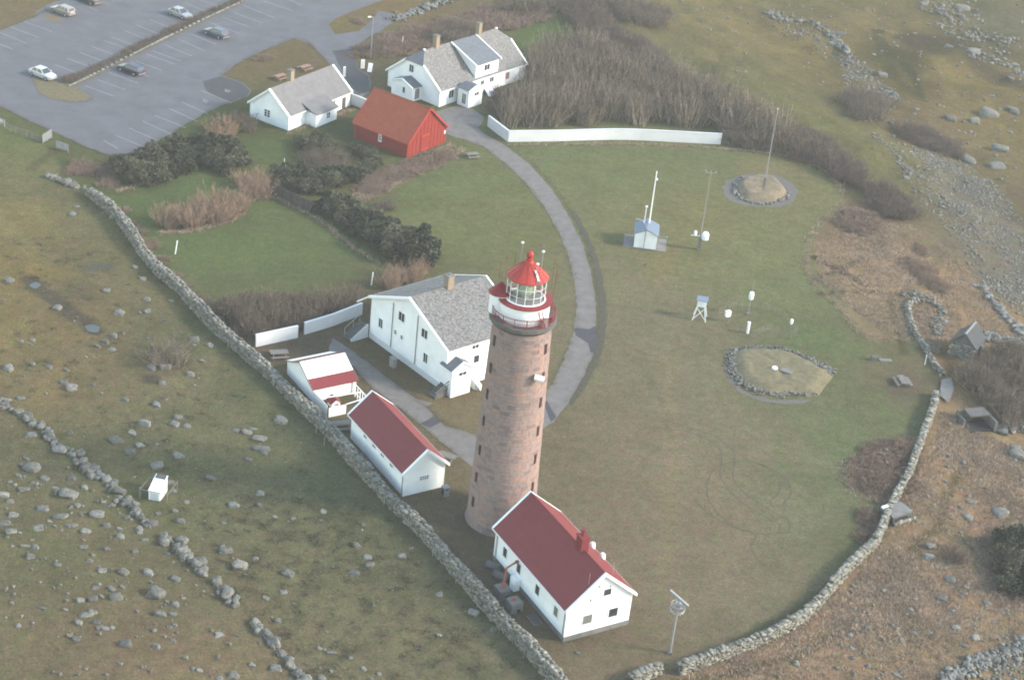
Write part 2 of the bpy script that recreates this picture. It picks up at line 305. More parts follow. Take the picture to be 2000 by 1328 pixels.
def shep(pts, P):
    c = np.array(pts, float); w = Gs(c[:, :2])[:, :2]; rgb = np.array([lin(x) for x in c[:, 2:]]); num = np.zeros((len(P), 3)); den = np.zeros(len(P))
    Q = P+np.stack([fbm(P[:, 0]/6, P[:, 1]/6, 41, 3), fbm(P[:, 0]/6, P[:, 1]/6, 51, 3)], 1)*4.5
    for i in range(len(w)):
        k = 1/((((Q-w[i])**2).sum(1))+9.)**1.6; num += k[:, None]*rgb[i]; den += k
    return num/den[:, None]
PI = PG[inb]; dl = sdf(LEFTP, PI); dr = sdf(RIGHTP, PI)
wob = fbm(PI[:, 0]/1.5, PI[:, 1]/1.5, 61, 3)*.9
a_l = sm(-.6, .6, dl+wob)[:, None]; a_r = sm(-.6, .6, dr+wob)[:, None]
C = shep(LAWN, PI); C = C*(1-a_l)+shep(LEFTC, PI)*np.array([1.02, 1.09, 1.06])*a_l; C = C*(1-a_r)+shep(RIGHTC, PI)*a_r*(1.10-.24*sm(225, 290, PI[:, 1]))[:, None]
def paint_poly(px, rgb, soft=.8, k=1., nz=1.):
    global C
    d = sdf(Gs(px)[:, :2], PI)+fbm(PI[:, 0]/1.3, PI[:, 1]/1.3, 71, 3)*nz; a = (sm(-soft, soft, d)*k)[:, None]; C = C*(1-a)+np.array(lin(rgb))*a
def paint_line(px, width, rgb, k=.8, soft=.5):
    global C
    d = dline(Gs(smoothpts(px, 4, False))[:, :2], PI)+fbm(PI[:, 0]/1.5, PI[:, 1]/1.5, 81, 3)*.4; a = (1-sm(width/2-soft*.5, width/2+soft, d))[:, None]*k; C = C*(1-a)+np.array(lin(rgb))*a
paint_poly([(1635, 575), (1740, 574), (1756, 655), (1700, 668), (1650, 610)], (154, 137, 115), .8, .85)
paint_poly([(1775, 590), (1815, 592), (1822, 640), (1790, 650)], (112, 104, 94), .8, .7)
paint_poly([(1820, 670), (1850, 680), (1880, 730), (1860, 735), (1835, 700)], (96, 84, 70), .8, .7)
# worn, wet and trodden places, a dark tower-foot patch, painted wall shade
paint_poly([(460, 690), (560, 650), (660, 640), (690, 690), (620, 700), (590, 760), (560, 720)], (112, 104, 94), .8, .9)
paint_poly([(885, 1010), (905, 1050), (960, 1100), (950, 1060), (905, 1000)], (98, 90, 80), .6, .8)  # darker brown patch left of the tower foot
paint_poly([(860, 985), (900, 960), (900, 1030), (960, 1080), (1010, 1200), (1090, 1270), (1040, 1250), (930, 1110), (880, 1030)], (118, 108, 96), 1., .7)
paint_line([(55, 545), (75, 565), (100, 580), (125, 600), (140, 612), (165, 625), (185, 645)], 2.2, (86, 84, 80), .85)
paint_poly([(170, 515), (230, 515), (220, 530), (160, 530)], (98, 102, 100), 1., .8)
paint_poly([(100, 555), (150, 550), (210, 580), (170, 600), (120, 575)], (104, 96, 82), 1.5, .6)
paint_line([(60, 330), (100, 300), (135, 285)], 1.4, (98, 92, 76), .6)
paint_poly([(30, 380), (110, 345), (170, 380), (120, 400)], (104, 104, 84), 1.5, .5)
for px in ([(1320, 1330), (1400, 1322), (1480, 1300), (1560, 1280), (1640, 1225), (1690, 1195), (1735, 1130), (1745, 1100)], [(1775, 1085), (1800, 1050), (1835, 1030), (1845, 990), (1850, 965), (1880, 920), (1905, 895)], [(1740, 580), (1745, 620), (1755, 650), (1765, 690)], [(1600, 575), (1660, 570), (1740, 572), (1800, 585)]):
    paint_line(px, .9, (92, 88, 66), .75)
paint_line([(1590, 502), (1640, 530), (1695, 558)], 1.1, (70, 66, 62), .95)
paint_line([(1590, 550), (1630, 530), (1690, 505)], .9, (98, 92, 86), .8)
paint_poly([(1730, 730), (1760, 715), (1790, 740), (1785, 770), (1740, 775)], (114, 106, 98), 1., .8)
paint_line([(1715, 60), (1725, 110), (1745, 150), (1770, 170), (1800, 195)], 2.5, (88, 88, 66), .8)
paint_line([(1765, 125), (1785, 150), (1800, 190)], 1.6, (76, 78, 60), .9)
paint_line([(1780, 75), (1850, 80), (1890, 100), (1940, 150), (2000, 165)], 5, (88, 84, 74), .8, 2)
paint_poly([(1640, 110), (1690, 130), (1730, 175), (1720, 200), (1660, 150)], (124, 122, 112), 1.5, .8)
paint_poly([(1790, 285), (1850, 300), (1960, 390), (2020, 480), (2020, 620), (1960, 580), (1900, 500), (1840, 400)], (124, 121, 114), 2.5, .9, 2.5)
paint_poly([(1290, 700), (1318, 700), (1320, 1000), (1300, 1150), (1285, 1150), (1298, 900)], (150, 140, 112), 1.2, .45)
paint_line([(1250, 700), (1290, 780), (1310, 850)], .5, (112, 108, 92), .4)
paint_poly([(1140, 470), (1175, 560), (1180, 660), (1160, 730), (1110, 790), (1090, 840), (1085, 790), (1150, 700), (1168, 600)], (112, 108, 92), .5, .8)
paint_poly([(1240, 505), (1330, 470), (1310, 550), (1270, 560)], (140, 132, 100), 1., .5)
paint_poly([(1660, 1100), (1700, 1040), (1735, 1000), (1725, 1040), (1690, 1080), (1640, 1135), (1560, 1215), (1450, 1265), (1330, 1305), (1450, 1240), (1560, 1180)], (102, 104, 84), .8, .7)  # shade of the curved wall, painted into the grass on its left
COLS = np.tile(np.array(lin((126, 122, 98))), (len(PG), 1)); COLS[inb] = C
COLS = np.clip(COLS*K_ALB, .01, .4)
nx_, ny_ = len(gx), len(gy); ii = np.arange(nx_*ny_).reshape(ny_, nx_)
FG = np.stack([ii[:-1, :-1].ravel(), ii[:-1, 1:].ravel(), ii[1:, 1:].ravel(), ii[1:, :-1].ravel()], 1)
def groundmat():
    m = bpy.data.materials.new('patchy_winter_grass'); m.use_nodes = True; n = m.node_tree; L = n.links; b = n.nodes['Principled BSDF']; b.inputs['Roughness'].default_value = .95; b.inputs['Specular IOR Level'].default_value = 0
    at = n.nodes.new('ShaderNodeAttribute'); at.attribute_name = 'Col'; geo = n.nodes.new('ShaderNodeNewGeometry'); cur = at.outputs['Color']
    for sc, lo, hi, det in ((.16, .87, 1.13, 4), (.8, .80, 1.20, 5), (2.6, .74, 1.26, 5), (6.5, .58, 1.42, 4)):
        z = n.nodes.new('ShaderNodeTexNoise'); z.inputs['Scale'].default_value = sc; z.inputs['Detail'].default_value = det; z.inputs['Roughness'].default_value = .7; L.new(geo.outputs['Position'], z.inputs['Vector'])
        r = n.nodes.new('ShaderNodeMapRange'); r.inputs[1].default_value = .3; r.inputs[2].default_value = .7; r.inputs[3].default_value = lo; r.inputs[4].default_value = hi; L.new(z.outputs['Fac'], r.inputs[0])
        v = n.nodes.new('ShaderNodeVectorMath'); v.operation = 'SCALE'; L.new(cur, v.inputs[0]); L.new(r.outputs[0], v.inputs['Scale']); cur = v.outputs[0]
    z2 = n.nodes.new('ShaderNodeTexNoise'); z2.inputs['Scale'].default_value = .55; z2.inputs['Detail'].default_value = 6; L.new(geo.outputs['Position'], z2.inputs['Vector'])
    rp = n.nodes.new('ShaderNodeValToRGB'); rp.color_ramp.elements[0].position = .35; rp.color_ramp.elements[0].color = (.93, 1.03, .90, 1); rp.color_ramp.elements[1].position = .65; rp.color_ramp.elements[1].color = (1.07, .98, 1.04, 1); L.new(z2.outputs['Fac'], rp.inputs[0])
    mm = n.nodes.new('ShaderNodeMix'); mm.data_type = 'RGBA'; mm.blend_type = 'MULTIPLY'; mm.inputs[0].default_value = 1; L.new(cur, mm.inputs[6]); L.new(rp.outputs[0], mm.inputs[7]); L.new(mm.outputs[2], b.inputs['Base Color'])
    bp = n.nodes.new('ShaderNodeBump'); bp.inputs['Strength'].default_value = .5; bp.inputs['Distance'].default_value = .12; L.new(z.outputs['Fac'], bp.inputs['Height']); L.new(bp.outputs[0], b.inputs['Normal']); return m
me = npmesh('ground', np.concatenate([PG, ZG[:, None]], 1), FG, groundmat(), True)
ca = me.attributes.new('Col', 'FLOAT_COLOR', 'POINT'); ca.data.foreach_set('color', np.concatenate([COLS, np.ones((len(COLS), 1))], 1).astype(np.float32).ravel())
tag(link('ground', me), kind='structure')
# haze: closed box round everything
hb = MB().box((0, 0, 54.5), (8600, 8600, 135)); hm = bpy.data.materials.new('thin_air_haze'); hm.use_nodes = True; hn = hm.node_tree; hn.nodes.remove(hn.nodes['Principled BSDF'])
pv = hn.nodes.new('ShaderNodeVolumePrincipled'); pv.inputs['Density'].default_value = HAZE; pv.inputs['Color'].default_value = (.97, .95, .93, 1); hn.links.new(pv.outputs[0], hn.nodes['Material Output'].inputs['Volume'])
if HAZE > 0: tag(hb.build('haze', hm), kind='stuff')
# ------------------------------------------------------------------ car park, lanes, paths
CP = [(-160, 118), (0, 60), (72, 32), (70, 22), (92, 11), (140, -8), (330, -90), (1000, -160), (900, -70), (740, 4), (690, 22), (655, 38), (642, 50), (655, 68), (700, 62), (726, 40), (740, 22), (770, 28), (765, 45), (745, 60), (720, 72), (700, 92), (692, 112), (700, 134), (722, 148), (725, 164), (722, 182), (706, 190), (690, 178), (680, 160), (655, 138), (632, 112), (606, 86), (576, 76), (520, 97), (468, 122), (432, 147), (470, 160), (490, 176), (484, 190), (430, 207), (380, 234), (312, 273), (262, 299), (215, 304), (160, 284), (100, 256), (60, 238), (0, 208), (-160, 165)]
cp = sheet('car_park', CP, .02, ASPH, amp=.15)
sheet('asphalt_patch', [(395, 160), (432, 150), (470, 162), (488, 177), (482, 189), (445, 200), (405, 180)], .026, ASPH2, amp=.1, parent=cp, kind=None)
sheet('driveway_patch', [(650, 100), (690, 96), (698, 136), (720, 150), (722, 180), (700, 185), (672, 150)], .026, ASPH2, amp=.15, parent=cp, kind=None)
def cseg(pts, ox=0, oy=0, s=4.): return [((a/s+ox, b/s+oy), (c/s+ox, d/s+oy)) for a, b, c, d in pts]
LN = cseg([(430, 510, 630, 585), (525, 458, 740, 540), (622, 412, 830, 490), (715, 365, 925, 445), (810, 320, 1010, 390), (868, 292, 1095, 375), (970, 242, 1190, 330), (1063, 198, 1280, 285), (1165, 155, 1380, 240), (1440, 25, 1650, 110), (1560, 0, 1740, 70), (1750, 0, 1830, 30),
    (665, 672, 890, 755), (760, 625, 980, 705), (850, 570, 1080, 655), (1000, 540, 1170, 605), (1060, 480, 1265, 555), (1140, 425, 1365, 505), (1190, 400, 1410, 480), (1290, 355, 1500, 442), (1390, 310, 1600, 400), (1480, 265, 1690, 350), (1640, 180, 1870, 265), (1740, 140, 1950, 215),
    (185, 172, 405, 250), (78, 212, 305, 298), (0, 258, 205, 342), (-100, 308, 100, 388), (560, 10, 760, 85), (700, -20, 860, 45),
    (810, 1100, 925, 1165), (905, 1060, 1140, 1158), (1010, 1005, 1245, 1105), (1115, 950, 1345, 1055), (1210, 905, 1450, 1000), (1320, 850, 1540, 950), (1420, 800, 1630, 895), (1570, 708, 1810, 808)]) + cseg([(300, 45, 550, 145), (455, 10, 690, 90), (230, 105, 455, 185), (590, -30, 760, 45)], 400, 0)
LN += cseg([(450, 520, 540, 630)])
for (a, b), (c, d) in LN[:-1]:
    p = G(a, b); q = G(c, d); n_ = (q-p).cross(Vector((0, 0, 1))).normalized()*.055
    me = bpy.data.meshes.new('parking_line'); me.from_pydata([(v.x, v.y, .032) for v in (p-n_, p+n_, q+n_, q-n_)], [], [(0, 1, 2, 3)]); me.materials.append(LINE); link('parking_line', me, cp)
def wheelchair_mark(x, y):
    c = G(x, y); ax = (G(x+10, y+4)-c).normalized(); ay = Vector((-ax.y, ax.x, 0)); b = MB()
    def P(u, v): return c+ax*u+ay*v
    def strip(pts, w=.14):
        for a, d in zip(pts[:-1], pts[1:]):
            a = P(*a); d = P(*d); k = (d-a).cross(Vector((0, 0, 1))).normalized()*w/2; i = len(b.v); b.v += [tuple(v+Vector((0, 0, .034))) for v in (a-k, a+k, d+k, d-k)]; b.f.append([i, i+1, i+2, i+3])
    strip([(.05+.42*math.cos(t), .42*math.sin(t)) for t in np.linspace(-2.6, 2.2, 14)]); strip([(-.5, .1), (-.1, .15), (.1, .1)]); strip([(-.1, .15), (-.1, -.35), (.35, -.42), (.75, -.40)]); strip([(-.62, .05), (-.52, .2), (-.62, .28), (-.72, .17), (-.62, .05)])
    me = bpy.data.meshes.new('wheelchair_symbol'); me.from_pydata(b.v, [], b.f); me.materials.append(MATS['faded_road_paint']); link('wheelchair_symbol', me, cp)
wheelchair_mark(401, 198); wheelchair_mark(444, 178)
LANEP = [(880, 266), (905, 272), (945, 288), (985, 318), (1025, 356), (1062, 404), (1092, 454), (1110, 500), (1122, 550), (1127, 600), (1120, 650), (1103, 700), (1078, 752), (1050, 800), (1000, 850), (960, 866), (915, 845), (870, 832), (849, 814), (832, 795), (845, 787), (812, 778), (792, 764), (743, 727), (693, 688), (650, 660), (640, 690), (691, 716), (729, 760), (775, 792), (821, 828), (859, 862), (900, 893), (930, 915), (985, 930), (1040, 868), (1057, 840), (1080, 824), (1110, 787), (1140, 734), (1158, 692), (1164, 642), (1163, 592), (1155, 532), (1138, 477), (1107, 414), (1073, 364), (1037, 324), (995, 290), (950, 264), (930, 248), (905, 252)]
sheet('lane', LANEP, .016, LANE, amp=.14)
sheet('courtyard', [(850, 218), (900, 206), (925, 214), (945, 228), (940, 244), (918, 260), (892, 270), (872, 262), (868, 240)], .022, LANE, amp=.14)
sheet('lane_patch', [(1121, 644), (1130, 641), (1150, 643), (1164, 637), (1166, 660), (1163, 690), (1153, 688), (1148, 670), (1138, 662), (1124, 655)], .030, ASPH2, amp=.2)
sheet('lane_patch', [(1062, 788), (1068, 782), (1086, 815), (1076, 824)], .030, ASPH2, amp=.06)
sheet('lane_patch', [(822, 828), (846, 813), (866, 822), (840, 836)], .030, ASPH2, amp=.06)
ribbon('verge_edge', [(1118, 412), (1150, 475), (1168, 530), (1177, 600), (1175, 650), (1166, 692), (1140, 748), (1110, 790)], 1.1, .012, mat('mossy_verge', (.052, .046, .032), .95, .3, 2, .3))
def C8b(x, y): return (1100+x/3.333, 800+y/3.333)
for px in ([(470, 150), (560, 120), (800, 140), (930, 190), (1020, 260), (1030, 340), (1020, 420), (1060, 500), (1150, 590), (1280, 680), (1400, 740), (1410, 775), (1390, 800), (1300, 808), (1200, 795), (1050, 715), (960, 610), (935, 520), (960, 420), (1010, 365), (1130, 340), (1250, 345), (1360, 400), (1410, 470), (1395, 550), (1340, 600)],
           [(800, 115), (960, 160), (1080, 240), (1115, 300), (1105, 420), (1130, 490), (1230, 580), (1370, 665), (1460, 720), (1475, 765), (1450, 800), (1390, 805)],
           [(1240, 350), (1360, 385), (1450, 450), (1480, 510), (1470, 570), (1430, 625), (1475, 680)], [(850, 580), (950, 680), (1100, 760), (1250, 810), (1220, 900), (1290, 1000)]):
    ribbon('mower_track', [C8b(*p) for p in px], .17, .01, TRACK)
sheet('grass_island', [(66, 158), (74, 150), (110, 160), (140, 166), (178, 190), (160, 199), (135, 201), (100, 194), (75, 182)], .06, mat('island_grass', (.10, .08, .045), .95, .25, 1.5, .5), amp=.15)
sheet('verge_patch', [(80, 30), (100, 28), (124, 40), (116, 45), (95, 38)], .03, mat('dry_verge', (.11, .08, .045), .95, .25, 1.5, .5), amp=.15)
sheet('puddle', [(58, 556), (70, 552), (80, 558), (70, 564), (60, 562)], .02, WATER, True, amp=.1).location.z = float(hgt(unflat([(68, 558)]))[0])+.05
sheet('puddle', [(165, 638), (180, 633), (195, 640), (190, 649), (175, 648)], .02, WATER, True, amp=.1).location.z = float(hgt(unflat([(180, 641)]))[0])+.05

# ------------------------------------------------------------------ stones
def cube_grid(k):
    V = {}; F = []
    def vid(p): return V.setdefault(p, len(V))
    for ax in range(3):
        for s in (0, k):
            for i in range(k):
                for j in range(k):
                    q = []
                    for a, b in ((0, 0), (1, 0), (1, 1), (0, 1)):
                        p = [0, 0, 0]; p[ax] = s; p[(ax+1) % 3] = i+a; p[(ax+2) % 3] = j+b; q.append(vid(tuple(p)))
                    F.append(q if s else q[::-1])
    return np.array(list(V), float)/k*2-1, np.array(F)
CG2, CG3 = cube_grid(2), cube_grid(4)
def stone_verts(seed, rnd, jit, grid):
    r = np.random.default_rng(seed); V = grid[0].copy(); n = V/np.linalg.norm(V, axis=1)[:, None]
    V = V*(1-rnd)+n*rnd; a = r.uniform(-2, 2, (3, 3)); ph = r.uniform(0, 6, 3)
    return V*(1+jit*np.sin(V@a+ph).sum(1)[:, None]/1.7)+r.normal(0, jit*.25, V.shape)
WV = [stone_verts(i, .22, .20, CG2)*.5 for i in range(10)]
WMESH = [npmesh('stone', v, CG2[1], WSTONE) for v in WV]
PMESH = [npmesh('stone', v, CG2[1], PALEST) for v in WV]
BV = [stone_verts(50+i, .50, .26, CG3)*.5 for i in range(14)]
BMESH = [npmesh('boulder', v, CG3[1], STONE) for v in BV]
BMESHP = [npmesh('boulder', v, CG3[1], PALEST) for v in BV]
def rot3(e):
    cx, cy, cz = np.cos(e); sx, sy, sz = np.sin(e)
    return np.array([[cy*cz, sx*sy*cz-cx*sz, cx*sy*cz+sx*sz], [cy*sz, sx*sy*sz+cx*cz, cx*sy*sz-sx*cz], [-sy, sx*cy, cx*cy]])
def joined(name, items, verts, faces, m, parent=None):       # items: (variant, loc, euler, scale) as one mesh
    if not items: return None
    VV = []; FF = []; b = 0
    for k, l, e, s in items:
        v = (verts[k]*np.array(s))@rot3(np.array(e)).T+np.array(l); VV.append(v); FF.append(faces+b); b += len(v)
    o = link(name, npmesh(name, np.concatenate(VV), np.concatenate(FF), m), parent); o['kind'] = 'stuff'; return o
def place_stones(items, meshes, verts, faces, m, root, npart, name='stone'):
    items = sorted(items, key=lambda t: -max(t[3])*ppm(t[1]) * t[4] if len(t) > 4 else -max(t[3])*ppm(t[1]))
    for it in items[:npart]:
        o = bpy.data.objects.new(name, meshes[it[0]]); COL.objects.link(o); o.parent = root; o.location = it[1]; o.rotation_euler = it[2]; o.scale = it[3]
    joined('small_'+name, [it[:4] for it in items[npart:]], verts, faces, m, root)
def drystone(name, label, line, width, hfun, course, slen, npart, side=1, meshes=WMESH, m=WSTONE, cat='stone wall', batter=.06, rough=1.):
    """line: world xyz polyline of the camera-side foot, wall body lies to `side` of it"""
    root = empty(name, (0, 0, 0), 0, label, cat); line = [np.array(p) for p in line]; L = [0]
    for a, b in zip(line[:-1], line[1:]): L.append(L[-1]+np.linalg.norm(b-a))
    def at(s):
        i = min(max(np.searchsorted(L, s)-1, 0), len(line)-2); t = (s-L[i])/(L[i+1]-L[i]); d = line[i+1]-line[i]; d = d/np.linalg.norm(d); return line[i]+(line[i+1]-line[i])*t, d, np.array([-d[1], d[0], 0])*side
    items = []; T = L[-1]; r = random.Random(len(label)*7)
    cv = []; cf = []; N = max(2, int(T/.7))
    for i in range(N+1):
        p, d, nn = at(T*i/N); h = hfun(i/N)-course*.42
        a = p+nn*.16; b = p+nn*(width-.16); k = len(cv); tp = batter*h
        cv += [a-[0, 0, .4], b-[0, 0, .4], b-nn*tp+[0, 0, h], a+nn*tp+[0, 0, h]]
        if i: cf += [[k-4+j, k-4+(j+1) % 4, k+(j+1) % 4, k+j] for j in range(4)]
    cf += [[0, 1, 2, 3], [k, k+3, k+2, k+1]]
    b_ = MB(); b_.add(cv, cf); b_.build('wall_core', JOINT, root)
    hmax = max(hfun(t) for t in np.linspace(0, 1, 40)); nc = int(hmax/course+.5)
    for c in range(nc):
        for sd in (0, 1):
            s = r.uniform(0, slen)
            while s < T:
                l = slen*r.choice([.6, .8, 1., 1.2, 1.5]); mid = min(s+l/2, T-.01); p, d, nn = at(mid); h = hfun(mid/T)
                z = (c+.5)*course
                if z < h+.05:
                    inset = batter*z+.17; off = inset if sd == 0 else width-inset
                    hh = course*r.uniform(.72, 1.12); q = p+nn*(off+r.uniform(-.09, .06)*rough)+np.array([0, 0, z+r.uniform(-.04, .04)])
                    items.append((r.randrange(10), q, (r.uniform(-.14, .14)*rough, r.uniform(-.16, .16)*rough, math.atan2(d[1], d[0])+r.uniform(-.12, .12)*rough), (l*.97, .42*r.uniform(.8, 1.3), hh), 1. if sd == 0 else .6))
                s += l
    s = 0
    while s < T:                                   # the top
        l = slen*r.choice([.7, .9, 1.1, 1.4]); p, d, nn = at(min(s+l/2, T-.01)); h = hfun(s/T); k = max(1, round((width-.25)/ (slen*.8)))
        for j in range(k):
            off = .2+(width-.4)*((j+.5)/k); q = p+nn*(off+r.uniform(-.06, .06))+np.array([0, 0, h+r.uniform(-.16, .18)*rough])
            items.append((r.randrange(10), q, (r.uniform(-.2, .2), r.uniform(-.2, .2), math.atan2(d[1], d[0])+r.uniform(-.4, .4)), (l*r.uniform(.7, 1.0), (width-.2)/k*r.uniform(.75, 1.05), course*r.uniform(.6, 1.1)), 1.15))
        s += l
    place_stones(items, meshes, WV, CG2[1], m, root, npart); return root
w1 = Gf(WALL1); w1[:, 2] = 0
drystone('stone_wall', 'long grey lichened drystone wall running diagonally between the rough pasture and the lighthouse yard', list(w1), 1.2, lambda t: (1.45+.2*math.sin(t*23)+.16*math.sin(t*61))*min(1, .55+t*9), .25, .42, 298, side=1)
w2 = Gf(WALL2); w2[:, 2] = 0
drystone('stone_wall', 'curved pale drystone wall bounding the lawn beside the orange dry grass slope', list(w2), .85, lambda t: 1.3-.35*t+.10*math.sin(t*37), .27, .5, 298, side=1)
w2b = Gf([(1230, 1342), (1262, 1330), (1290, 1319)]); w2b[:, 2] = 0
drystone('stone_wall', 'short wall end left of the gap at the bottom edge of the photo', list(w2b), .95, lambda t: 1.15, .32, .6, 90, side=1)
w2c = Gf([(1848, 735), (1828, 712), (1811, 680), (1790, 650), (1782, 626), (1776, 600), (1795, 588), (1826, 590)]); w2c[:, 2] = 0
drystone('stone_wall', 'low grey ruined wall winding up to the old stone foundation right of the lawn', list(w2c), .8, lambda t: .42+.1*math.sin(t*30), .22, .4, 150, side=1, rough=1.6)
def scatter_row(name, label, px, n, smin, smax, width, npart, pale=False, cat='ruined wall', hz=.35, seed=1):
    r = random.Random(seed); w = Gs(smoothpts(px, 4, False)); L = [0]
    for a, b in zip(w[:-1], w[1:]): L.append(L[-1]+np.linalg.norm(b-a))
    root = empty(name, tuple(w[0]), 0, label, cat); its = []; xy = []
    for i in range(n):
        s = r.uniform(0, L[-1]); k = min(max(np.searchsorted(L, s)-1, 0), len(w)-2); t = (s-L[k])/max(L[k+1]-L[k], 1e-6); p = w[k]+(w[k+1]-w[k])*t; d = w[k+1]-w[k]; d /= np.linalg.norm(d)+1e-9
        xy.append(p[:2]+np.array([-d[1], d[0]])*r.gauss(0, width/2.5))
    z = hgt(np.array(xy))
    for (x, y), zz in zip(xy, z):
        q = r.uniform(smin, smax)*(1 if r.random() < .8 else 1.35); its.append((r.randrange(14), np.array([x, y, zz+q*.12+r.random()*hz*.4])-w[0], (r.uniform(-.3, .3), r.uniform(-.3, .3), r.uniform(0, 6.3)), (q*r.uniform(.85, 1.35), q*r.uniform(.75, 1.), q*r.uniform(.55, .85))))
    its = sorted(its, key=lambda t: -max(t[3]))
    for it in its[:npart]:
        o = bpy.data.objects.new('stone', (BMESHP if pale else BMESH)[it[0]]); COL.objects.link(o); o.parent = root; o.location = it[1]; o.rotation_euler = it[2]; o.scale = it[3]
    joined('small_stone', its[npart:], BV, CG3[1], PALEST if pale else STONE, root)
    return root
scatter_row('ruined_wall', 'straggling row of grey boulders crossing the pasture left of the white shelter box', [(-8, 785), (16, 800), (52, 816), (85, 846), (107, 864), (127, 881), (155, 905), (179, 923), (205, 943), (217, 953), (242, 979), (258, 993), (278, 1009), (296, 1029)], 130, .4, .95, .8, 130, seed=3)
scatter_row('ruined_wall', 'row of rounded grey boulders sloping down the pasture below the white shelter box', [(318, 1050), (342, 1070), (370, 1094), (397, 1118), (421, 1138), (445, 1164), (467, 1190)], 64, .42, .95, .6, 64, seed=4)
scatter_row('ruined_wall', 'short row of boulders running off the bottom edge of the pasture', [(497, 1220), (514, 1240), (531, 1256), (545, 1272), (556, 1286), (574, 1306), (590, 1328), (600, 1345)], 50, .42, .95, .5, 50, seed=5)
scatter_row('ruined_wall', 'loose bank of pale boulders across the bottom right corner', [(1845, 1335), (1880, 1313), (1906, 1298), (1960, 1278), (2020, 1255)], 330, .3, .58, 1.3, 200, True, hz=.8, seed=6)
scatter_row('ruined_wall', 'heap of tumbled stones at the start of the long wall near the slatted gates', [(92, 345), (110, 352), (135, 360), (160, 372)], 40, .5, .95, .8, 40, seed=7)
scatter_row('ruined_wall', 'broad low rubble wall in the brown scrub at the top beside the road', [(768, 42), (800, 28), (840, 14), (885, -4)], 170, .35, .7, 1.7, 60, True, hz=.6, seed=8)
scatter_row('ruined_wall', 'thin line of stones over the grassy hill at the top right', [(1500, 25), (1535, 42), (1570, 42), (1600, 52), (1622, 70), (1640, 90), (1655, 105)], 130, .45, .9, 1.6, 60, seed=9)
scatter_row('ruined_wall', 'old shore wall of white stones below the dark roofed stone hut', [(1915, 560), (1940, 590), (1960, 615), (1985, 640), (2015, 690)], 120, .4, .85, 1., 60, True, hz=.6, seed=10)
scatter_row('ruined_wall', 'spread of pale stones right of the dark roofed stone hut', [(1920, 655), (1950, 662), (1990, 672), (2020, 680)], 110, .4, .8, 2.2, 50, True, hz=.4, seed=11)
scatter_row('ruined_wall', 'rough pale stone wall end at the right edge above the concrete bunker', [(1950, 845), (1970, 836), (2000, 838), (2025, 842)], 90, .4, .8, 1.2, 50, True, hz=.9, seed=12)
scatter_row('ruined_wall', 'old grey stone foundation ring beside the winding low wall', [(1762, 578), (1790, 575), (1820, 590), (1838, 602), (1832, 640), (1830, 655)], 130, .25, .6, .9, 60, seed=13)

# ------------------------------------------------------------------ boulders
def crop(L, s, ox, oy): return [(ox+x/s, oy+y/s, w/s) for x, y, w in L]
FIELD_A = crop([(75, 185, 90), (445, 395, 80), (940, 425, 110), (1140, 330, 60), (1155, 425, 55), (1245, 440, 30), (1340, 345, 45), (1120, 165, 60), (835, 265, 50), (890, 610, 80), (825, 655, 80), (765, 700, 60), (875, 715, 70), (1160, 640, 35), (1510, 640, 80), (1515, 690, 40), (1640, 690, 60), (165, 660, 50), (250, 650, 50), (75, 865, 95), (255, 830, 70), (385, 860, 70), (530, 890, 40), (570, 1015, 120), (495, 980, 60), (725, 1000, 40), (790, 1060, 50), (985, 1115, 70), (1190, 860, 90), (1295, 855, 90), (1270, 980, 80), (1490, 910, 90), (1585, 815, 50), (155, 1100, 65), (1300, 1115, 35), (1230, 1155, 70), (1140, 1285, 110), (1385, 1250, 70), (1360, 1300, 80), (1465, 1315, 70), (60, 1110, 80)], 4, 0, 500) + [(142, 417, 15), (150, 403, 9), (265, 520, 14), (280, 543, 14)]
FIELD_B = crop([(655, 105, 50), (580, 140, 70), (695, 170, 45), (640, 200, 70), (880, 215, 60), (770, 270, 65), (830, 345, 60), (855, 395, 35), (1040, 330, 60), (1155, 460, 55), (1225, 240, 40), (1215, 100, 60), (1160, 95, 40), (345, 105, 35), (625, 520, 40), (860, 490, 35), (890, 540, 50), (890, 630, 75), (920, 450, 35), (780, 505, 35), (510, 450, 25), (565, 345, 45), (1100, 550, 30), (1105, 685, 60), (1185, 755, 90), (1095, 670, 25), (990, 630, 25)], 2.516, 0, 800)
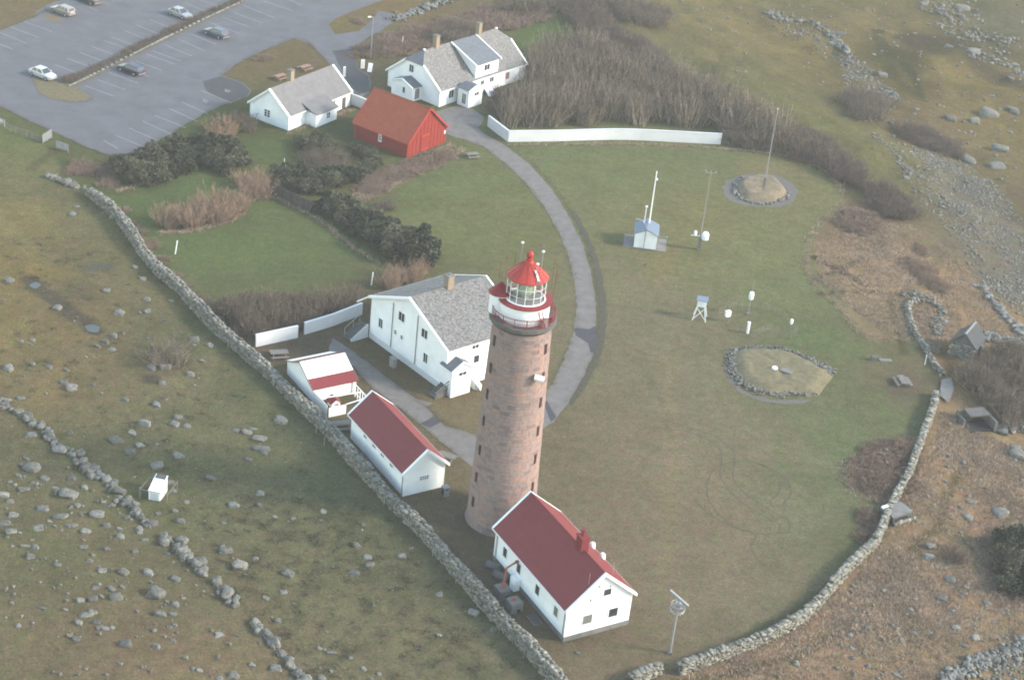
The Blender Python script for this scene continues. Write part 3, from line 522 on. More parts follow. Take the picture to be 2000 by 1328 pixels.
FIELD_C = crop([(155, 115, 50), (130, 230, 45), (160, 280, 70), (220, 330, 45), (350, 330, 55), (345, 405, 90), (90, 320, 35), (170, 355, 40), (50, 350, 30), (115, 380, 60), (480, 500, 80), (205, 475, 60), (300, 515, 65), (195, 570, 65), (330, 565, 30), (365, 560, 40), (425, 590, 65), (595, 615, 45), (710, 630, 40), (410, 670, 45), (665, 690, 35), (125, 660, 45), (175, 670, 45), (150, 710, 55), (285, 755, 40), (440, 735, 40), (505, 785, 40), (735, 795, 55), (860, 820, 50), (760, 890, 90), (570, 905, 80), (545, 875, 40), (790, 990, 70), (850, 1000, 35), (860, 1050, 30), (455, 925, 50), (400, 930, 50), (460, 985, 50), (420, 1000, 50), (390, 1040, 45), (475, 1035, 45), (520, 1065, 45), (490, 1060, 40), (555, 1065, 30), (610, 1140, 65), (770, 1150, 60), (850, 1125, 35), (375, 1120, 40), (345, 1100, 40), (910, 1215, 35), (20, 410, 60), (50, 440, 50), (60, 590, 60), (20, 550, 60), (65, 510, 60), (210, 970, 30), (325, 980, 30), (275, 380, 40), (280, 400, 30), (380, 465, 35), (420, 380, 35), (245, 545, 30), (100, 600, 25), (160, 635, 20), (300, 590, 20), (270, 570, 25), (690, 580, 45), (685, 600, 30), (525, 560, 45), (590, 580, 30), (530, 680, 35), (460, 710, 25), (490, 770, 20), (605, 790, 60), (470, 865, 45), (600, 870, 25), (865, 950, 45), (900, 920, 25), (825, 940, 25), (830, 1060, 30), (740, 840, 30), (850, 745, 20), (820, 700, 40), (1000, 885, 25), (965, 860, 18), (1045, 905, 22), (980, 1275, 35), (1080, 1310, 40)], 2.516, 0, 800)
FIELD_D = crop([(385, 30, 75), (205, 115, 70), (380, 125, 35), (485, 200, 40), (610, 215, 50), (815, 165, 50), (800, 225, 35), (1090, 255, 30), (140, 430, 85), (250, 525, 125), (565, 580, 110), (350, 485, 50), (1050, 395, 60), (1120, 470, 70), (1135, 530, 60), (1030, 575, 85), (1350, 465, 75), (420, 760, 45), (535, 715, 50), (1610, 735, 50), (500, 910, 60), (790, 1105, 40), (825, 1110, 30), (870, 1130, 50), (890, 1145, 30), (1000, 1170, 35), (100, 1005, 80), (220, 1010, 45), (325, 1215, 50), (485, 1220, 90), (195, 1285, 100), (795, 1240, 30), (870, 1260, 30), (800, 1300, 60), (1085, 1245, 40), (1195, 1280, 30), (1610, 1015, 35), (280, 600, 30), (1425, 415, 25), (1145, 1315, 40), (835, 995, 25), (195, 490, 20), (580, 1315, 30)], 3.514, 400, 950) + crop([(900, 865, 85), (1040, 980, 70), (90, 1175, 30), (170, 1245, 40), (275, 1280, 35), (170, 285, 28), (490, 440, 30), (1605, 1140, 35)], 3.422, 660, 940) + [(551, 816, 28), (508, 852, 26), (507, 872, 26), (496, 836, 14), (515, 880, 18)]
SHORE = crop([(805, 430, 80), (830, 350, 75), (980, 400, 90), (765, 525, 25), (610, 590, 75), (590, 650, 60), (665, 875, 60), (735, 1030, 55), (845, 1090, 65), (935, 1005, 50), (780, 1130, 45), (510, 1065, 45), (595, 1060, 45), (450, 1105, 40), (260, 1040, 45), (180, 1150, 30), (955, 850, 40), (910, 900, 45), (930, 775, 25), (1015, 940, 35), (970, 945, 30), (700, 770, 60), (430, 1300, 45), (515, 1225, 30), (1015, 1095, 25), (850, 1000, 25), (890, 805, 25), (95, 960, 20), (460, 840, 30), (410, 860, 22), (800, 820, 35), (780, 850, 30), (830, 830, 30), (810, 800, 25), (855, 845, 25), (755, 795, 22), (770, 870, 25), (885, 955, 25), (1090, 90, 130), (1060, 60, 60), (650, 1020, 22), (720, 450, 22)], 2.778, 1600, 850)
HILL = crop([(1620, 390, 120), (1520, 50, 110), (1215, 25, 60), (1335, 60, 60), (1510, 120, 60), (1440, 255, 60), (1415, 355, 60), (1900, 605, 60), (1800, 1150, 125), (1725, 870, 140), (1910, 835, 110), (1430, 915, 90), (1610, 935, 80), (1790, 1280, 120), (1560, 1240, 110), (620, 400, 60), (575, 245, 80), (645, 710, 40), (1165, 850, 35), (945, 690, 60), (880, 570, 90), (830, 1045, 25), (870, 1055, 25), (980, 965, 50), (930, 940, 60), (1095, 1155, 30), (820, 1150, 25), (1490, 1020, 40), (1890, 1030, 40), (1150, 260, 30), (890, 395, 25), (830, 425, 30), (1350, 570, 25), (1740, 440, 50), (1790, 460, 60), (1590, 290, 60), (1940, 500, 50), (1260, 190, 30), (1320, 190, 30), (1360, 195, 30), (1540, 165, 50), (1500, 85, 40), (1480, 500, 30), (1575, 600, 40), (1750, 745, 30), (1820, 845, 40), (1280, 880, 30), (1520, 300, 30), (1680, 275, 30)], 4, 1500, 0) + crop([(895, 485, 40), (905, 430, 70), (690, 205, 22), (720, 210, 22), (680, 295, 22), (880, 400, 30), (1420, 60, 90), (1600, 60, 70)], 3.32, 1500, 200)
SEEN = {}
LMK = [((305, 955), 'the white shelter box'), ((330, 690), 'the round leafless bush'), ((300, 745), 'the small dark bush'), ((70, 560), 'the upper boggy pool'), ((180, 641), 'the lower boggy pool'), ((95, 855), 'the upper stretch of the stone row'), ((230, 970), 'the middle of the stone row'), ((400, 1120), 'the lower stretch of the stone row'), ((545, 1275), 'the short stone row at the bottom edge'), ((20, 600), 'the left photo edge'), ((300, 1250), 'the bottom left pale rock heap'), ((640, 860), 'the drystone wall by the shed yard'), ((740, 970), 'the drystone wall below the annex'), ((880, 1120), 'the drystone wall below the tower'), ((400, 640), 'the drystone wall by the garden walls'), ((250, 480), 'the upper part of the drystone wall'),
 ((1750, 1010), 'the low bunker on the curved wall'), ((1905, 825), 'the open concrete bunker'), ((1860, 1085), 'the small purple bush'), ((1985, 1100), 'the dark shrubs at the right edge'), ((1930, 1300), 'the pale boulder bank'), ((1640, 1160), 'the curved drystone wall'), ((1560, 40), 'the thin stone line on the hill'), ((1690, 160), 'the upper rock spill'), ((1880, 380), 'the broad grey scree'), ((1690, 215), 'the scrub on the far hill'), ((1960, 60), 'the top right corner'), ((1810, 270), 'the dark scrub strip'), ((1740, 400), 'the dark bush clump')]
def boulder_label(x, y, w, kind):
    c, nm = min(LMK, key=lambda t: math.hypot(t[0][0]-x, (t[0][1]-y)*1.3)); dx, dy = x-c[0], y-c[1]; d = math.hypot(dx, dy)
    side = ('right of' if dx > 0 else 'left of') if abs(dx) > abs(dy)*1.6 else ('below' if dy > 0 else 'above') if abs(dy) > abs(dx)*1.6 else ('below and ' if dy > 0 else 'above and ')+('right of' if dx > 0 else 'left of')
    return f"{'big' if w > 26 else 'middling' if w > 16 else 'small'} grey {kind} {'close' if d < 60 else 'well' if d > 130 else 'some way'} {side} {nm}"
for lst, kind, grp in ((FIELD_A, 'boulder', 'boulders in the upper pasture'), (FIELD_B, 'boulder', 'boulders around the white shelter box'), (FIELD_C, 'boulder', 'boulders scattered in the bottom left of the pasture'), (FIELD_D, 'boulder', 'boulders in the lower pasture'), (SHORE, 'boulder', 'boulders on the dry grass slope'), (HILL, 'rock', 'rocks on the far hill')):
    w = Gs([(x, y+wd*.22) for x, y, wd in lst])
    for (x, y, wd), p in zip(lst, w):
        r = random; q = wd/ppm(p)*(.80 if kind == 'boulder' else .88); k = r.randrange(14)
        o = bpy.data.objects.new('boulder', (BMESHP if r.random() < .25 else BMESH)[k]); COL.objects.link(o); o.location = (p[0], p[1], p[2]+q*.02); o.rotation_euler = (r.uniform(-.25, .25), r.uniform(-.25, .25), r.uniform(-.5, .5)); o.scale = (q*1.08, q*r.uniform(.7, .95), q*r.uniform(.5, .75))
        lb = boulder_label(x, y, wd, kind); k = SEEN.get(lb, 0); SEEN[lb] = k+1; w_ = ('', 'flat ', 'long ', 'tall ', 'blocky ')[min(k, 4)]
        if k: lb = lb.replace(' grey ', ' '+w_+'grey ', 1); m_ = ((1, 1, 1), (1, 1, .55), (1.35, .75, .85), (.9, .9, 1.5), (.95, 1.1, 1.15))[min(k, 4)]; o.scale = tuple(a*b for a, b in zip(o.scale, m_))
        if len(lb.split()) > 16: lb = lb.replace('some way ', '').replace('well ', '')
        if len(lb.split()) > 16: lb = lb.replace('upper part of the ', 'upper ').replace(' stretch', '')
        tag(o, lb, 'boulder', grp)
def stuff_stones(name, px, n, smin, smax, m, seed, dens=None):
    w = Gs(px)[:, :2]; r = np.random.default_rng(seed); lo = w.min(0); hi = w.max(0); out = []
    while len(out) < n:
        P = r.uniform(lo, hi, (n*3, 2)); k = (sdf(w, P) > 0) & (fbm(P[:, 0]/5, P[:, 1]/5, seed, 3) > r.uniform(-.5, .45, len(P))); out += list(P[k])
    P = np.array(out[:n]); z = hgt(P); its = []
    for p, zz in zip(P, z): q = smin+(smax-smin)*r.random()**2.5; its.append((int(r.integers(10)), (p[0], p[1], zz+q*.12), r.uniform(-.4, .4, 3)+[0, 0, r.uniform(0, 6)], (q*r.uniform(.8, 1.4), q, q*r.uniform(.5, .9))))
    return joined(name, its, WV, CG2[1], m)
stuff_stones('scree', [(1780, 285), (1830, 290), (1880, 310), (1960, 380), (2030, 460), (2030, 640), (1980, 610), (1920, 540), (1870, 460), (1830, 390)], 3800, .08, .36, PALEST, 1)
stuff_stones('scree', [(1640, 105), (1680, 110), (1750, 180), (1770, 215), (1720, 215), (1650, 170)], 600, .12, .55, PALEST, 2)
stuff_stones('scree', [(1790, -10), (1900, -10), (1930, 60), (2020, 90), (2020, 160), (1900, 120), (1850, 70), (1800, 30)], 600, .15, .85, STONE, 3)
stuff_stones('scree', [(1500, 10), (1640, 60), (1670, 120), (1600, 110), (1500, 50)], 260, .2, .6, STONE, 4)
stuff_stones('scree', [(1690, 260), (1790, 300), (1860, 400), (1900, 480), (1960, 600), (1920, 560), (1850, 450), (1770, 350)], 700, .1, .45, PALEST, 5)
stuff_stones('scree', [(1960, 1280), (2030, 1240), (2030, 1350), (1900, 1350)], 500, .12, .4, STONE, 6)
stuff_stones('hill_stones', [(1320, -10), (2010, -10), (2010, 420), (1750, 330), (1600, 240), (1420, 130)], 700, .12, .6, PALEST, 11)
stuff_stones('field_stones', [(-20, 780), (300, 1040), (480, 1200), (560, 1340), (-20, 1340)], 300, .12, .42, STONE, 7)
stuff_stones('field_stones', [(-20, 480), (280, 520), (480, 740), (760, 1010), (1040, 1330), (600, 1330), (300, 1000), (-20, 760)], 170, .1, .35, STONE, 8)
stuff_stones('field_stones', [(1840, 880), (2010, 860), (2010, 1270), (1700, 1330), (1500, 1330), (1800, 1000)], 200, .15, .55, STONE, 9)
# ------------------------------------------------------------------ buildings
def window(root, side, L, W, u, z, w, h, nx=1, ny=1, frame=TRIM, pane=GLASSD, fw=.10, name='window', out=0., flat=False):
    """frame ring proud of the wall, glass set behind it; side: 'x-','x+','y-','y+' ; u = position along that wall"""
    n = Vector({'x-': (-1, 0, 0), 'x+': (1, 0, 0), 'y-': (0, -1, 0), 'y+': (0, 1, 0)}[side]); t = Vector((0, 1, 0)) if side[0] == 'x' else Vector((1, 0, 0))
    c = n*((L if side[0] == 'x' else W)/2+out)+t*u+Vector((0, 0, z)); b = MB(); up = Vector((0, 0, 1))
    def bar(b, cu, cz, du, dz, d, o=0.): c2 = c+t*cu+up*cz+n*(d/2+o); return b.box(c2, (abs(t.x)*du+abs(n.x)*d, abs(t.y)*du+abs(n.y)*d, dz))
    bar(b, 0, h/2+fw/2, w+2*fw, fw, .07); bar(b, 0, -h/2-fw/2, w+2*fw+.06, fw, .10); bar(b, -w/2-fw/2, 0, fw, h, .07); bar(b, w/2+fw/2, 0, fw, h, .07)
    f = b.build(name, frame, root)
    pf = root if flat else f
    bar(MB(), 0, 0, w, h, .012, .004).build('pane', pane, pf)
    for i in range(1, nx): bar(MB(), -w/2+w*i/nx, 0, .05, h, .03, .02).build('glazing_bar', frame, pf)
    for i in range(1, ny): bar(MB(), 0, -h/2+h*i/ny, w, .05, .03, .022).build('glazing_bar', frame, pf)
    return f
def gable_profile(W, z0, he, hr): return [(-W/2, z0), (W/2, z0), (W/2, he), (0, hr), (-W/2, he)]
def house(name, label, c, az, L, W, he, hr, wallm, roofm, o=.35, zf=0., trim=TRIM, cat='house', verge=.24, th=.14, courses=0, roofname='roof', ridge=True, x0=None, x1=None, rroof=True, fm=None):
    root = empty(name, (c[0], c[1], 0), R(az), label, cat)
    MB().extr(gable_profile(W, zf-.02 if zf else -.3, he-.02, hr-.02), -L/2, L/2).build('wall', wallm, root)
    if zf: MB().box((0, 0, zf/2-.2), (L+.12, W+.12, zf+.4)).build('foundation', fm or CONC, root)
    s = (hr-he)/(W/2); X0 = -(L/2+o) if x0 is None else x0; X1 = L/2+o if x1 is None else x1
    if rroof:
        rf = MB()
        for sg in (1, -1):
            ye = sg*(W/2+o); ze = he-s*o; rf.extr([(0, hr), (ye, ze), (ye, ze+th), (0, hr+th)], X0, X1)
        rf = rf.build(roofname, roofm, root)
        if courses:
            for sg in (1, -1):
                for k in range(courses):
                    a = k/courses; b2 = (k+1)/courses; y0 = sg*(W/2+o)*a; y1 = sg*((W/2+o)*b2+.03); f = lambda y: hr+th-s*abs(y)
                    MB().extr([(y0, f(y0)+.004), (y1, f(y1)+.004), (y1, f(y1)+.035), (y0, f(y0)+.012)], X0+.02, X1-.02).build('roof_sheet', roofm, rf)
        if ridge: MB().extr([(-.16, hr+th-.16*s+.02), (0, hr+th+.03), (.16, hr+th-.16*s+.02), (.16, hr+th-.16*s+.06), (0, hr+th+.08), (-.16, hr+th-.16*s+.06)], X0, X1).build('ridge_cap', roofm, rf)
        if verge:
            for xe, d in ((X0, -1), (X1, 1)):
                for sg in (1, -1):
                    ye = sg*(W/2+o+.03); ze = he-s*(o+.03)
                    bb = MB(); xa, xb = sorted((xe-d*verge, xe+d*.05)); bb.extr([(0, hr+th+.045), (ye, ze+th+.045), (ye, ze+th+.085), (0, hr+th+.085)], xa, xb)
                    xa, xb = sorted((xe+d*.005, xe+d*.05)); bb.extr([(0, hr-.14), (ye, ze-.14), (ye, ze+th+.045), (0, hr+th+.045)], xa, xb); bb.build('bargeboard', trim, root)
            for sg in (1, -1):
                ye = sg*(W/2+o); ze = he-s*o; MB().box(((X0+X1)/2, ye+sg*.05, ze+.03), (X1-X0-.1, .09, .13)).build('gutter', trim, root)
    for sx in (-1, 1):
        for sy in (-1, 1): MB().box((sx*(L/2-.03), sy*(W/2-.03), (zf+he)/2-.03), (.12, .12, he-zf-.06)).build('corner_board', trim, root)
    return root
def chimney(root, x, y, z0, z1, w, d, m=BRICK, cap=CONC):
    c = MB().box((x, y, (z0+z1)/2), (w, d, z1-z0)).build('chimney', m, root)
    MB().box((x, y, z1+.06), (w+.16, d+.16, .12)).build('chimney_cap', cap, c)
    MB().tube((x, y, z1+.12), (x, y, z1+.35), .13, .11).build('chimney_pot', cap, c); return c
def downpipe(root, x, y, z0, z1): MB().tube((x, y, z0), (x, y, z1), .06, n=6).build('downpipe', GREYP, root)

# A: red roofed white engine house in front of the tower
AL, AW, AHE, AHR = 15.75, 8.09, 4.39, 7.88
A = house('engine_house', 'white house with large dull red roof and red chimney at the foot of the lighthouse', (8.22, 162.39), 121.8, AL, AW, AHE, AHR, WHITE, REDROOF, zf=.6, courses=5)
for f, pm in ((.15, GLASSD), (.35, GLASSD), (.615, GLASSD), (.87, GLASSP)): window(A, 'y+', AL, AW, AL/2-f*AL, 2.55, .85, 1.25, 1, 1, pane=pm)
window(A, 'x-', AL, AW, AW/2-.33*AW, 2.25, 1.15, 1.15, pane=GLASSP); window(A, 'x-', AL, AW, AW/2-.73*AW, 2.25, 1.15, 1.15); window(A, 'x-', AL, AW, AW/2-.59*AW, 5.25, .95, .85)
cx = AL/2-.70*AL
c = MB().box((cx, 0, 8.5), (1.15, .95, 1.9)).build('chimney', REDROOF, A); MB().tube((cx+.1, 0, 9.45), (cx+.1, 0, 10.2), .2, .17, 10).tube((cx+.1, 0, 10.2), (cx+.1, 0, 10.32), .27, .27, 10).build('chimney_pot', REDROOF, c)
MB().box((cx, 0, 9.5), (1.3, 1.1, .12)).build('chimney_cap', REDROOF, c)
for f in (.47, .60):
    x = AL/2+.35-f*(AL+.7); y = -(AW/2-.1); MB().lathe([(.01, .42), (.2, .36), (.33, .2), (.36, 0), (.36, -.5)], 14, (x, y, AHE+.45)).build('roof_vent', TRIM, A)
for f in (.03, .985): downpipe(A, AL/2-f*AL, AW/2+.09, .3, AHE-.2)
MB().box((AL/2-.36*AL, AW/2+.38, .75), (1.0, .76, 1.5)).build('pipe_box', WHITE, A)
MB().box((AL/2-.31*AL, AW/2+.12, 3.45), (.75, .24, .9)).build('exhaust_hood', TRIM, A)
for u, z in ((1.4, 4.9), (.5, 6.4), (-.9, 6.1)): MB().tube((-AL/2-.02, u, z), (-AL/2-.22, u, z), .05).box((-AL/2-.22, u, z-.05), (.14, .14, .2)).build('wall_lamp', GREYP, A)
MB().tube((-AL/2+.3, -1.3, AHR-.9), (-AL/2+.3, -1.3, AHR+.9), .03).tube((-AL/2+.3, 1.6, AHR-1.3), (-AL/2+.3, 1.6, AHR+.2), .03).build('aerial', METAL, A)
def atA(f, d): M_ = Matrix.Translation((8.22, 162.39, 0)) @ Matrix.Rotation(R(121.8), 4, 'Z'); return M_ @ Vector((AL/2-f*AL, AW/2+d, 0))
# pipe work and blocks between house and stone wall
b1 = G(980, 1163); b2 = G(1003, 1189)
pr_ = empty('exhaust_pipe', tuple(b1), 0, 'red brown pipe bending from a concrete block up to the house eave', 'pipe')
pe = atA(.33, .1)-b1; pe.z = 3.3
pk = Vector((pe.x*.16, pe.y*.16, 3.55))
MB().tube((0, 0, 1.25), pk, .11, .11, 10).tube(pk, pe, .11, .11, 10).build('pipe_run', RUST, pr_)
MB().tube(pe-(pe-pk).normalized()*.22, pe+(pe-pk).normalized()*.05, .2, .2, 10).build('flange', RUST, pr_)
MB().tube((0, 0, 1.2), (0, 0, 1.32), .3, .3, 12).build('base_flange', RUST, pr_)
for p, lab in ((b1, 'square concrete block carrying the red brown pipe beside the engine house'), (b2, 'square concrete block with a bare red disc on top, nearest the bottom of the yard')):
    r_ = empty('concrete_block', tuple(p), R(121.8), lab, 'concrete block', 'concrete blocks beside the engine house'); MB().box((0, 0, .5), (1.5, 1.4, 1.35)).build('block_body', CONC, r_); MB().box((0, 0, 1.185), (1.35, 1.25, .03)).build('top_slab', CONC, r_)
    MB().tube((.1, 0, 1.19), (.1, 0, 1.225), .26, .26, 14).build('red_disc', RED, r_); MB().box((-.77, -.2, .25), (.06, .4, .4)).build('opening', DARK, r_)
for px, lab, l in (((962, 1112), 'dark grey weathered tank lying nearest the tower along the engine house wall', 1.5), ((978, 1132), 'dark grey weathered tank lying between the pipe block and the other tank', 1.7)):
    p = G(*px); r_ = empty('old_tank', tuple(p), R(121.8+30), lab, 'tank', 'old tanks beside the engine house'); MB().tube((-l/2, 0, .45), (l/2, 0, .45), .5, .5, 14).build('tank_body', DKCONC, r_)
    MB().tube((-l/2-.06, 0, .45), (-l/2+.05, 0, .45), .53, .53, 14).tube((l/2-.05, 0, .45), (l/2+.06, 0, .45), .53, .53, 14).build('tank_rim', DKCONC, r_); MB().box((0, 0, -.05), (l*.7, .7, .3)).build('cradle', CONC, r_)
p = G(1044, 1211); hr_ = empty('hatch', tuple(p), R(121.8), 'dark flat ground hatch by the engine house wall', 'hatch'); MB().box((0, 0, .04), (1.7, 1.1, .14)).build('hatch_frame', CONC, hr_)
for i in range(8): MB().box((-.7+.2*i, 0, .13), (.13, .9, .04)).build('grate_bar', WOODD, hr_)

# B: long red roofed white annex by the wall
BL, BW, BHE, BHR = 13.72, 5.41, 3.58, 5.88
B = house('annex', 'long low white building with dull red roof beside the drystone wall', (-12.32, 184.61), 123.9, BL, BW, BHE, BHR, WHITE, REDROOF, courses=4, o=.4)
for f in (.27, .44, .60, .77): window(B, 'y+', BL, BW, BL/2-f*BL, 2.65, .75, .72, 2, 1)
window(B, 'x-', BL, BW, 0, 2.0, 1.15, .5, 4, 2, fw=.08)
for sy in (1,): downpipe(B, -BL/2+.2, BW/2+.1, 0, BHE-.1)

# D: big keeper's house with pale slates
DL, DW, DHE, DHR = 12.25, 16.67, 6.27, 9.90
D = house('keepers_house', 'big white house with broad pale slate roof behind the lighthouse', (-9.10, 212.68), 42.6, DL, DW, DHE, DHR, WHITE, SLATE, zf=.9, verge=.2, fm=PLASTER)
for u, z, w, h in ((.40, 6.35, 1.25, 1.25), (.70, 6.25, 1.25, 1.25), (.137, 3.3, .85, 1.35), (.737, 2.9, .85, 1.35)): window(D, 'x-', DL, DW, DW/2-u*DW, z, w, h, 2, 1)
for u, z in ((.335, 3.55), (.42, 3.45)): window(D, 'x-', DL, DW, DW/2-u*DW, z, .45, .55, 1, 2, fw=.06)
for u, zt in ((.29, 7.6), (.61, 8.2)): MB().tube((-DL/2-.1, DW/2-u*DW, .9), (-DL/2-.1, DW/2-u*DW, zt), .06, n=6).build('downpipe', MATS['grey_plastic'], D)
window(D, 'y-', DL, DW, -DL/2+.37*DL, 5.55, 1.1, .6, 2, 1); window(D, 'y-', DL, DW, -DL/2+.40*DL, 3.6, .9, 1.1, 1, 1); window(D, 'y-', DL, DW, -DL/2+.75*DL, 3.6, .9, 1.1, 2, 1)
chimney(D, -DL/2+.50*DL, 0, 8.8, 11.7, .95, .95)
# lean-to over the entrance stair on its far side
lt = MB().box((.6, DW/2+1.0, 2.3), (DL-1.9, 2.0, 4.6)).build('lean_to', WHITE, D)
s_ = (DHR-DHE)/(DW/2); y0 = DW/2+.36; z0 = DHE-s_*.36+.14
MB().extr([(y0, z0), (y0+2.3, z0-1.75), (y0+2.3, z0-1.87), (y0, z0-.14)], -DL/2-.35, DL/2+.35).build('lean_to_roof', SLATE, D)
MB().extr([(y0-.05, z0+.05), (y0+2.4, z0-1.80), (y0+2.4, z0-2.05), (y0-.05, z0-.2)], -DL/2-.42, -DL/2-.3).build('bargeboard', TRIM, D)
st = empty('entrance_stair', (0, 0, 0)); st.parent = D
for k in range(8): MB().box((-DL/2-.35-.34*k, DW/2+1.2, (1.75-.22*k)/2), (.34, 1.7, max(.1, 1.75-.22*k))).build('step', DKCONC, st)
sv = MB()
for k in range(8): sv.box((-DL/2-.35-.34*k, DW/2+.22, (2.0-.22*k)/2-.05), (.341, .18, max(.15, 2.05-.22*k)))
sv.build('side_wall', PLASTER, st)
for k in (0, 3, 7): MB().tube((-DL/2-.35-.34*k, DW/2+2.0, 1.75-.22*k), (-DL/2-.35-.34*k, DW/2+2.0, 2.75-.22*k), .035, n=6).build('rail_post', METAL, st)
MB().tube((-DL/2-.35, DW/2+2.0, 2.72), (-DL/2-.35-.34*7, DW/2+2.0, 2.75-.22*7), .035, n=6).build('handrail', METAL, st)
# gabled porch on the sunny wall (own parts of the house)
def porch(parent, pc, paz, c, az, L, W, he, hr, wallm, roofm, o=.2, nm='porch'):
    ca, sa = math.cos(-R(paz)), math.sin(-R(paz)); dx, dy = c[0]-pc[0], c[1]-pc[1]
    r = empty(nm, (dx*ca-dy*sa, dx*sa+dy*ca, 0), R(az-paz)); r.parent = parent; e = 0.03
    MB().extr(gable_profile(W, -.2, he-.02, hr-.02), -L/2-e, L/2).build('porch_wall', wallm, r); s = (hr-he)/(W/2)
    b = MB()
    for sg in (1, -1): ye = sg*(W/2+o); ze = he-s*o; b.extr([(0, hr), (ye, ze), (ye, ze+.1), (0, hr+.1)], -L/2-e, L/2+o)
    b.build('porch_roof', roofm, r); b = MB()
    for sg in (1, -1): ye = sg*(W/2+o+.03); ze = he-s*(o+.03); b.extr([(0, hr-.1), (ye, ze-.1), (ye, ze+.14), (0, hr+.14)], L/2+o+.004, L/2+o+.06); b.extr([(0, hr+.105), (ye, ze+.105), (ye, ze+.14), (0, hr+.14)], L/2+o-.14, L/2+o+.003)
    b.build('bargeboard', TRIM, r); return r
pd = porch(D, (-9.10, 212.68), 42.6, (-6.75, 203.05), -48.5, 2.5, 3.1, 4.0, 4.92, WHITE, SLATE2)
window(pd, 'x+', 2.5, 3.1, .1, 3.2, 1.25, .5, 2, 1, flat=True, name='window')
MB().tube((0, -1.62, .3), (1.2, -1.62, .3), .04).build('rail', METAL, pd)
st = empty('side_stair', (0, 0, 0)); st.parent = D; q = D.matrix_basis.inverted() @ Vector((*unflat([(853, 768)])[0], 0))
for k in range(7): MB().box((q.x-.36*k+1.2, q.y-.4, (1.5-.2*k)/2), (.36, 1.5, max(.12, 1.5-.2*k))).build('step', DKCONC, st)
MB().beam((q.x+1.3, q.y-1.25, 2.5), (q.x-1.2, q.y-1.25, 1.0), .1, .12).beam((q.x+1.3, q.y-1.25, 2.0), (q.x-1.2, q.y-1.25, .55), .08, .1).build('handrail', WOODG, st)
# white stair panel at the right of the porch
q = Vector((*unflat([(918, 757)])[0], 0)); q2 = Vector((*unflat([(939, 760)])[0], 0)); ql = D.matrix_basis.inverted() @ q; ql2 = D.matrix_basis.inverted() @ q2
cs = empty('cellar_stair', (0, 0, 0)); cs.parent = D
MB().beam(ql+Vector((0, 0, 1.9)), ql2+Vector((0, 0, .25)), 1.25, .12).build('sloping_cover', WHITEV, cs)
for t in (.25, .5, .75): p = ql.lerp(ql2, t); MB().box((p.x, p.y, (1.9-1.65*t)/2-.08), (.18, 1.0, 1.9-1.65*t-.16)).build('cover_support', TRIM, cs)
p = G(767, 716); ub = empty('utility_cabinet', tuple(p), R(42.6), 'pale grey utility cabinet standing below the big white gable', 'cabinet'); MB().box((0, 0, .65), (.55, .95, 1.3)).build('cabinet_body', GREYP, ub); MB().box((0, 0, 1.33), (.65, 1.05, .07)).build('cabinet_lid', GREYP, ub); MB().box((-.29, 0, .65), (.03, .8, 1.1)).build('cabinet_door', GREYP, ub)

# C: striped roof shed with yard
CL, CW, CHE, CHR = 5.97, 7.56, 1.95, 3.8
Cc, Caz = (-23.87, 201.1), 34.5
Csh = house('shed', 'small white shed whose roof is striped white and red', Cc, Caz, CL, CW, CHE, CHR, WHITEV, REDROOF, o=.22, verge=.0, cat='shed', ridge=False, th=.08)
s_ = (CHR-CHE)/(CW/2)
for sg, bands in ((-1, ((0, .62, TRIM), (.62, 1.0, REDROOF))), (1, ((0, .55, REDROOF), (.55, 1., TRIM)))):
    for a, b2, mm in bands:
        ya, yb = sg*(CW/2+.24)*a, sg*(CW/2+.24)*b2; f = lambda y: CHR+.08-s_*abs(y)
        MB().extr([(ya, f(ya)+.01), (yb, f(yb)+.01), (yb, f(yb)+.045), (ya, f(ya)+.045)], -CL/2-.24, CL/2+.24).build('roof_stripe', mm, Csh)
for xe in (-CL/2-.26, CL/2+.26): MB().extr([(-CW/2-.24, CHE-.12), (0, CHR-.02), (CW/2+.24, CHE-.12), (CW/2+.24, CHE+.05), (0, CHR+.15), (-CW/2-.24, CHE+.05)], xe-.03, xe+.03).build('bargeboard', WOODG, Csh)
MC = Matrix.Translation((*Cc, 0)) @ Matrix.Rotation(R(Caz), 4, 'Z'); MCi = MC.inverted()
yf = -CW/2; ye = (MCi @ G(643, 815)).y; xr = CL/2
yd = empty('board_fence', tuple(MC @ Vector((0, 0, 0))), R(Caz), 'white board fence and rails closing the little yard of the striped shed', 'fence')
n = int((yf-ye)/.32)
for i in range(n): MB().box((-CL/2+.05, yf-.16-.32*i, .8), (.05, .30, 1.65)).build('board', WHITEV, yd)
wf = 2.45; n = 8
for i in range(n): MB().box((-CL/2+.15+wf*(i+.5)/n, ye, .7), (wf/n-.05, .05, 1.4)).build('board', WHITEV, yd)
MB().box((-CL/2+.15+wf/2, ye+.06, 1.1), (wf, .06, .1)).box((-CL/2+.15+wf/2, ye+.06, .35), (wf, .06, .1)).build('rail', WHITEV, yd)
for i in range(7):
    y = yf-.1+(ye-yf+.1)*i/6; MB().box((xr-.4, y, .85), (.09, .09, 1.75)).build('post', TRIM, yd)
MB().beam((xr-.4, yf, 1.75), (xr-.4, ye, 1.7), .09, .09).beam((xr-.4, yf, .5), (xr-.4, ye, .5), .07, .07).build('rail', TRIM, yd)
MB().beam((-CL/2+.1, yf-1.9, 1.62), (xr-.4, yf-2.6, 1.72), .1, .1).build('rail', TRIM, yd); MB().beam((-CL/2+wf+.1, ye, 1.4), (xr-.4, ye, 1.7), .09, .09).build('rail', TRIM, yd)
k0 = MC @ Vector((-.9, yf-1.7, 0)); kn = empty('kennel', tuple(k0), R(Caz-90), 'tiny white hutch with brown red gable roof inside the shed yard', 'hutch')
